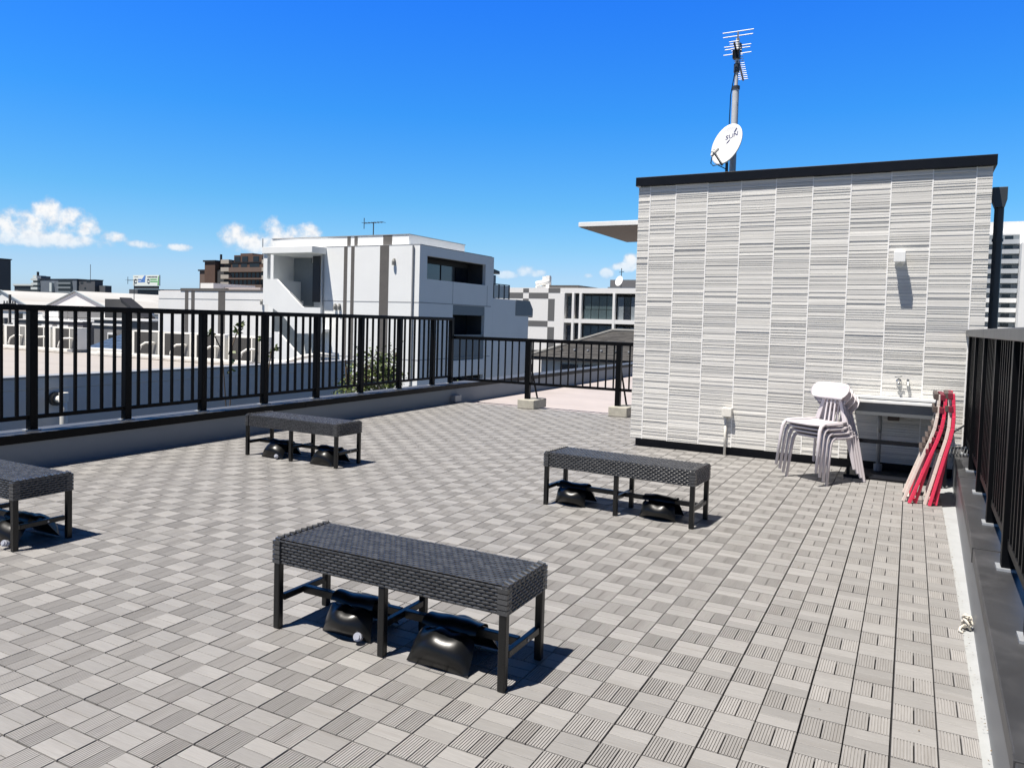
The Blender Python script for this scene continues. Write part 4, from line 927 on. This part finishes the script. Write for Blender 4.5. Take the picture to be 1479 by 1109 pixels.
for a in (-63.0, -60.9):
    f_ = MB().box(a, 35.95, -.38, a + 1.45, 35.996, .12).build('window', M_WHITE2, hh, world=True); MB().box(a + .12, 35.93, -.28, a + .66, 35.949, .0).box(a + .78, 35.93, -.28, a + 1.32, 35.949, .0).build('pane', M_GLASS, f_, world=True)
MB().box(-62.6, 35.6, -.62, -56.8, 36.0, -.5).build('eave', M_REDEAVE, hh, world=True); MB().box(-66.7, 35.9, .422, -57.5, 38.3, .5).build('roof', M_WHITE2, hh, world=True)
hh = thing('dark_gabled_house', 'dark house with a black roof slope descending to the right of its flat front', 'house', (-53.5, 38, GZ))
MB().prism([(-54.9, GZ), (-50.5, GZ), (-50.5, 1.0), (-52.9, 2.32), (-54.9, 2.32)], 'y', 36, 36.8).build('wall', M_DARKWALL, hh, world=True)
MB().bar((-53.0, 36.4, 2.40), (-50.2, 36.4, .92), 1.0, .1).build('roof', M_FRAME, hh, world=True)
hh = thing('trimmed_house', 'grey house with white trimmed windows beside the blue tiled roof', 'house', (-50, 35, GZ))
MB().box(-53.6, 34.2, GZ, -48.5, 35.9, .70).build('wall', M_GREYWALL, hh, world=True); MB().box(-53.8, 34.0, .72, -47.2, 35.95, .86).build('roof', M_WHITE2, hh, world=True); MB().box(-53.7, 34.1, .30, -49.5, 34.18, .45).build('string_course', M_WHITE2, hh, world=True)
for a in (-51.9, -50.0):
    f_ = MB().box(a, 34.1, -1.6, a + .9, 34.19, -.2).build('window', M_WHITE2, hh, world=True); MB().box(a + .12, 34.07, -1.5, a + .78, 34.098, -.35).build('pane', M_GLASS, f_, world=True)
hh = thing('blue_tiled_house', 'house with shiny blue tiled hip roof seen between the condensers', 'house', (-45.8, 32, GZ))
m = MB()
bx0, bx1, by0, by1, bz, pk = -49.2, -42.2, 29.5, 33.9, -1.5, (-45.8, 31.7, .15)
for a, b in (((bx0, by0, bz), (bx1, by0, bz)), ((bx1, by0, bz), (bx1, by1, bz)), ((bx1, by1, bz), (bx0, by1, bz)), ((bx0, by1, bz), (bx0, by0, bz))): tiles(m, a, b, pk, pk, 9, 12)
m.build('roof', M_BLUETILE, hh, world=True, fix=False); MB().box(bx0 + .5, by0 + .5, GZ, bx1 - .5, by1 - .5, bz - .05).build('wall', M_WHITE2, hh, world=True)
hh = thing('grey_tiled_house', 'house with grey tiled roof tucked against the left end of the white wing', 'house', (-46.5, 37, GZ))
m = MB(); tiles(m, (-50.2, 36.1, -.3), (-45.2, 36.1, -.3), (-45.2, 40, 1.0), (-48.6, 40, 1.0), 8, 10); m.build('roof', M_GREYTILE, hh, world=True, fix=False); MB().box(-49.9, 36.4, GZ, -45.3, 40, -.35).build('wall', M_WHITE2, hh, world=True)
p = thing('utility_pole', 'utility pole with transformers and wires at the far left', 'pole', (-64.0, 34, GZ))
MB().cyl(-64.1, 34, GZ, 2.5, .13, .10).build('pole', M_DARKWALL, p, world=True)
m = MB(); m.cyl(-64.45, 33.8, -.2, .6, .22); m.cyl(-63.75, 33.8, -.3, .2, .2); m.build('transformer', M_ACGREY, p, world=True)
m = MB(); m.bar((-65.0, 34, 1.75), (-63.3, 34, 1.75), .08)
for x in (-64.9, -64.5, -63.7, -63.4): m.cyl(x, 34, 1.79, 1.98, .05)
m.build('crossarm', M_DARKWALL, p, world=True)
m = MB()
for k, z in enumerate((.9, .55)): m.tube([(-64.1 + i * 1.6, 34 + i * .15, z - .12 * math.sin(math.pi * i / 8)) for i in range(9)], .02, 5)
m.build('cable', M_FRAME, p, world=True)

# ---- far apartments, sign, tower
def apartment(name, label, x0, x1, y, d, z1, m_wall, bands, m_band, wins=None, m_win=M_GLASS):
    t = thing(name, label, 'apartment block', ((x0 + x1) / 2, y + d / 2, GZ))
    MB().box(x0, y, GZ, x1, y + d, z1).build('wall', m_wall, t, world=True)
    for a, za, b, zb in bands: MB().box(a, y - 1.2, za, b, y - .01, zb).build('balcony', m_band, t, world=True)
    for a, za, b, zb in wins or []: MB().box(a, y - .1, za, b, y - .005, zb).build('window', m_win, t, world=True)
    MB().box(x0 - .3, y - .3, z1, x1 + .3, y + d + .3, z1 + .35).build('roof', M_FRAME, t, world=True)
    return t
br = apartment('brown_apartments', 'dark brown apartment block with stepped balconies behind the white wing', -253.6, -232, 235, 20, 22.6, M_BROWN, [(-253.5, 18.7, -234.5, 20.6), (-253.5, 15.6, -234.5, 16.2), (-253.5, 12.2, -234.5, 13.4)], M_BROWN2,
               [(-252.5, 20.75, -249, 22.2), (-247.5, 20.75, -244, 22.2), (-242.5, 20.75, -237, 22.2)] + [(-253 + 2.4 * i, 16.4, -251.4 + 2.4 * i, 18.4) for i in range(8)] + [(-253 + 2.4 * i, 13.5, -251.4 + 2.4 * i, 15.4) for i in range(8)])
MB().box(-252.7, 236, 22.7, -232, 252, 25.9).box(-250, 237, 25.9, -243, 250, 26.7).build('penthouse', M_BROWN, br, world=True)
for a in (-252.2, -247.8, -241.5, -236.3): MB().box(a, 235.8, 23.2, a + 3.2, 235.98, 25.3).build('window', M_GLASS, br, world=True)
for z in (22.3, 19.0, 15.9, 12.8): MB().box(-258.4, 234.0, z, -253.7, 236, z + 1.7).build('corner_balcony', M_TAN, br, world=True)
for z in (22.0, 18.9, 15.6): MB().box(-234.4, 233.6, z, -232.5, 235, z + 1.6).build('corner_balcony', M_TAN, br, world=True)
MB().box(-258.2, 236, GZ, -253.65, 250, 23.9).build('corner_wall', M_DARKWALL, br, world=True)
t = thing('brown_tower', 'narrow reddish brown stair tower left of the brown apartments', 'building', (-266, 240, GZ))
MB().box(-269.2, 235, GZ, -262.9, 243, 23.2).build('wall', M_BROWN, t, world=True); MB().box(-269.8, 234.5, 23.2, -262.4, 243.5, 23.9).build('roof', M_FRAME, t, world=True)
MB().box(-273.4, 236, GZ, -269.2, 243, 19.4).build('side_wall', M_BROWN2, t, world=True); MB().box(-274, 235.5, 19.4, -269.25, 243.4, 20.0).build('side_roof', M_FRAME, t, world=True)
MB().box(-262.8, 236, GZ, -258.6, 243, 19.8).build('dark_annex', M_DARKWALL, t, world=True); MB().tube([(-262.6, 238, 20), (-262.6, 238, 26.6)], .5, 8).build('chimney', M_FRAME, t, world=True)
t = apartment('grey_apartments', 'long grey apartment block with striped balconies on the left skyline', -459.2, -418, 275, 6, 18.2, M_APGREY, [(-435, 15.5, -422, 16.5), (-435, 13, -422, 14), (-435, 10.3, -422, 11.4)], M_APLIGHT if False else M_SHADE, [(-435, 16.6, -422, 17.8), (-435, 14.1, -422, 15.4), (-435, 11.5, -422, 12.9)])
MB().box(-459.3, 273.4, 17.5, -452.8, 275, 18.8).build('white_balcony', M_APLIGHT, t, world=True)
for z in (14.9, 12.2, 9.5): MB().box(-459.3, 273.4, z, -452.8, 275, z + 1.4).build('white_balcony', M_APLIGHT, t, world=True)
for z in (16.5, 13.8, 11.1): MB().box(-459.3, 274.8, z, -452.8, 274.99, z + 1.0).build('window', M_GLASS, t, world=True)
MB().box(-441.3, 273.5, 11.0, -439.2, 274.99, 16.2).build('stair_shaft', M_APLIGHT, t, world=True)
t = apartment('dark_apartments', 'dark grey flat block adjoining the right end of the grey apartments', -417.5, -403.2, 276, 5, 17.8, M_APDARK, [], M_SHADE, [(-416, 15.8, -413.5, 16.8), (-412.5, 12.8, -411, 13.8), (-410.5, 16.6, -406.5, 17.2)])
MB().box(-403.1, 278, GZ, -397, 282, 14.9).build('annex', M_APDARK, t, world=True)
t = apartment('low_dark_block', 'low dark block with white roof edge beside the dark grey tower', -482, -459.5, 277, 14, 14.2, M_APDARK, [], M_SHADE, [(-478, 11.5, -462, 12.8)])
MB().box(-482.4, 276.2, 14.56, -459.4, 292, 15.6).build('roof_edge', M_APLIGHT, t, world=True)
MB().box(-468.2, 280, 15.61, -464.4, 286, 21.0).build('lift_tower', M_APLIGHT, t, world=True); MB().box(-464.3, 280, 15.61, -460, 286, 20.6).build('lift_tower_back', M_APGREY, t, world=True); MB().tube([(-464.6, 281, 21), (-464.6, 281, 23.2)], .7, 8).build('chimney', M_FRAME, t, world=True)
apartment('dark_tower', 'dark grey tower block at the left edge of the picture', -310, -289.6, 150, 14, 18.6, M_APDARK, [], M_SHADE, [(-303, 14.6, -302, 15.3), (-296, 14.0, -295, 14.6), (-303, 11.6, -302, 12.3), (-296, 11.0, -295, 11.6)])
def skymast(x, y, z0, z1): return MB().tube([(x, y, z0), (x, y, z1)], .18, 6)
tag(skymast(-413, 280, 17.5, 27).build('thin_mast', M_SHADE), 'hair thin radio mast on the dark grey block at far left', 'mast')
tag(skymast(-240.3, 240, 26, 33).build('thin_mast', M_SHADE), 'hair thin mast on the brown apartments', 'mast')
# billboard
t = thing('billboard', 'white rooftop billboard with blue and green panels above the sheds', 'billboard', (-158.6, 120, 7))
MB().box(-163.25, 120, 7.35, -154.05, 120.35, 9.85).build('board', M_SIGNW, t, world=True)
MB().box(-162.9, 120.1, 6.6, -154.4, 120.3, 7.3).build('frame', M_FRAME, t, world=True)
m = MB(); 
def sq(mb, x0, z0, x1, z1): mb.box(-163.25 + x0, 119.97, 7.35 + z0, -163.25 + x1, 119.999, 7.35 + z1)
m = MB(); m.prism([(-160.4, 8.55), (-159.0, 8.55), (-158.75, 9.75), (-159.2, 9.75)], 'y', 119.965, 119.995); sq(m, 1.8, 1.35, 3.0, 1.6); sq(m, 1.8, .85, 4.3, 1.12); m.build('blue_print', M_SIGNB, t, world=True)
m = MB(); sq(m, 6.1, 1.38, 8.4, 1.62); sq(m, 6.1, .88, 8.6, 1.12); m.prism([(-154.6, 7.5), (-154.15, 7.5), (-154.15, 9.6), (-154.35, 9.6)], 'y', 119.965, 119.995); m.build('green_print', M_SIGNG, t, world=True)
m = MB()
for i in range(7): sq(m, 5.15 + i * .5, 1.92, 5.5 + i * .5, 2.2)
for i in range(5): sq(m, .5 + i * .28, 2.05, .68 + i * .28, 2.15)
for cx, cz in ((.95, 1.12), (5.5, 1.12)):
    for a0, a1 in ((20, 150), (200, 330)):
        pts = [(-163.25 + cx + .42 * math.cos(R(a)), 119.96, 7.35 + cz + .42 * math.sin(R(a))) for a in range(a0, a1 + 1, 13)]; m.tube(pts, .085, 6)
m.build('dark_print', M_SIGNK, t, world=True)
t = thing('billboard_building', 'low grey building carrying the white billboard', 'building', (-158, 125, GZ))
MB().box(-166, 121, GZ, -138, 132, 6.55).build('wall', M_APDARK, t, world=True)
# right hand tower block
t = thing('tower_block', 'tall white apartment tower with balconies behind the downpipe', 'apartment block', (20, 255, GZ))
m = MB(); m.box(9, 250, GZ, 40, 264, 28.7); m.box(24.6, 244, GZ, 40, 250, 25.5); m.build('wall', M_WHITE2, t, world=True)
MB().box(14, 252, 28.7, 40, 262, 32.0).build('penthouse', M_WHITE2, t, world=True); MB().box(22, 251.5, 28.72, 24, 252, 30.0).build('roof_box', M_TANK, t, world=True)
for k in range(15):
    z = 25.9 - k * 2.62
    if z < -8: break
    low = k > 5
    MB().box(9.5, 248.6, z - .25, 24.5, 250, z + .95).build('balcony', M_TOWERG if not low else M_WHITE2, t, world=True)
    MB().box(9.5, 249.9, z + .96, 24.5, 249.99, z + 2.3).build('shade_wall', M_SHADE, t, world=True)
    for a in (10.2, 13, 15.8, 18.4, 21.2): MB().box(a, 249.8, z + .96, a + 1.9, 249.89, z + 2.0).build('window', M_GLASS, t, world=True)
MB().box(19.9, 248.4, -5, 20.1, 248.6, 28).build('drainpipe', M_TANK, t, world=True)

# ------------------------------------------------------------------ plants in the gap next door
def leafy(name, label, base, stems, nleaf, cen, rad, seed, cat='tree', lsize=(.04, .075)):
    q = random.Random(seed); t = thing(name, label, cat, base)
    m = MB(); pts_all = []
    for st in stems:
        m.tube(st, [.035 * (1 - .75 * i / (len(st) - 1)) + .006 for i in range(len(st))], 7)
        for a, b in zip(st, st[1:]): pts_all.append((Vector(a), Vector(b)))
    tips = []
    for k in range(max(6, nleaf // 45)):
        while True:
            p = Vector((q.uniform(-1, 1), q.uniform(-1, 1), q.uniform(-1, 1)))
            if p.length < 1: break
        tips.append(Vector(cen) + Vector((p.x * rad[0], p.y * rad[1], p.z * rad[2])))
    for tp in tips:
        a, b = min(pts_all, key=lambda s: (s[0].lerp(s[1], .7) - tp).length); s0 = a.lerp(b, q.uniform(.3, 1))
        m.tube([s0, s0.lerp(tp, .5) + Vector((0, 0, .08)), tp], [.012, .008, .004], 5)
    m.build('trunk', M_BARK, t, world=True)
    vs = []; fs = []
    for i in range(nleaf):
        tp = q.choice(tips); c = tp + Vector((q.gauss(0, .11), q.gauss(0, .11), q.gauss(0, .12)))
        s = q.uniform(*lsize); d = Vector((q.gauss(0, 1), q.gauss(0, 1), q.gauss(-.3, .6))).normalized(); sd = d.orthogonal().normalized(); sd.rotate(Matrix.Rotation(q.uniform(0, 6.28), 3, d)); up = d.cross(sd)
        b = len(vs); vs += [c, c + d * s * .5 + sd * s * .30 + up * s * .1, c + d * s * 1.1, c + d * s * .5 - sd * s * .30 + up * s * .1]; fs += [(b, b + 1, b + 2), (b, b + 2, b + 3)]
    MB().add(vs, fs).build('foliage', M_LEAF, t, world=True, fix=False)
    return t
leafy('leafy_tree', 'bushy light green tree growing up behind the tall railing, beyond the low blue grey wall', (-9.2, 9.6, GZ), [[(-9.2, 9.6, GZ), (-9.15, 9.5, -5), (-9.2, 9.6, -2), (-9.1, 9.4, -.4), (-9.2, 9.2, .6)], [(-9.2, 9.6, -2), (-9.3, 10.2, -.5), (-9.1, 10.3, .7), (-9.0, 10.4, 1.0)], [(-9.2, 9.6, -1.6), (-9.2, 8.9, -.3), (-9.1, 8.65, .65)], [(-9.2, 9.6, -3), (-9.0, 11.0, -1.5), (-8.9, 11.6, -.4)]], 4200, (-9.1, 9.5, -.10), (.40, .9, .95), 5, lsize=(.05, .09))
leafy('leafy_shrub', 'low leafy shrub tops showing between the last tall railing posts', (-9.2, 12.2, GZ), [[(-9.2, 12.0, GZ), (-9.1, 12.2, -4), (-9.0, 12.3, -1), (-9.0, 12.2, -.3)]], 420, (-9.0, 12.2, -.55), (.3, 1.3, .42), 8, 'shrub')
def shoot(label, pts, leaves, seed):
    q = random.Random(seed); t = thing('plant_shoot', label, 'plant', pts[0], 0, 'leafy shoots behind the tall railing')
    MB().tube(pts, [.010] * (len(pts) - 1) + [.004], 6).build('stem', M_BARK, t, world=True)
    vs = []; fs = []
    for u in leaves:
        k = u * (len(pts) - 1); i = min(int(k), len(pts) - 2); c = Vector(pts[i]).lerp(Vector(pts[i + 1]), k - i)
        for r in range(4):
            d = Vector((q.gauss(0, 1), q.gauss(0, 1), q.gauss(0, .6))).normalized(); s = q.uniform(.07, .11); sd = d.orthogonal().normalized(); sd.rotate(Matrix.Rotation(q.uniform(0, 6), 3, d)); b = len(vs)
            vs += [c, c + d * s * .5 + sd * s * .33, c + d * s * 1.05, c + d * s * .5 - sd * s * .33]; fs += [(b, b + 1, b + 2, b + 3)]
    MB().add(vs, fs).build('leaves', M_LEAF, t, world=True, fix=False)
shoot('thin leafy shoot bending left in front of the condensers', [(-9.5, 6.25, GZ), (-9.5, 6.2, -1), (-9.5, 6.0, .85), (-9.5, 5.85, 1.10), (-9.5, 5.72, 1.15)], [.93, .97, 1.0], 1)
shoot('tallest leafy shoot, rising to the right above the condensers', [(-9.5, 6.1, GZ), (-9.5, 6.15, -1), (-9.5, 6.2, .5), (-9.5, 6.22, .95), (-9.5, 6.33, 1.2), (-9.5, 6.40, 1.31)], [.42, .5, .56, .78, .8, .9, .98, 1.0, .97], 2)
shoot('short leafy shoot tipped with a single dark tuft beside the outer staircase', [(-9.5, 6.8, GZ), (-9.5, 6.85, -1), (-9.5, 6.87, .8), (-9.5, 6.88, 1.08)], [.97, 1.0], 3)
shoot('short leafy shoot leaning right in front of the outer staircase', [(-9.5, 7.0, GZ), (-9.5, 7.02, -1), (-9.5, 7.05, .5), (-9.5, 7.1, .8), (-9.5, 7.2, .9)], [.7, .78, .82, .95, 1.0], 4)
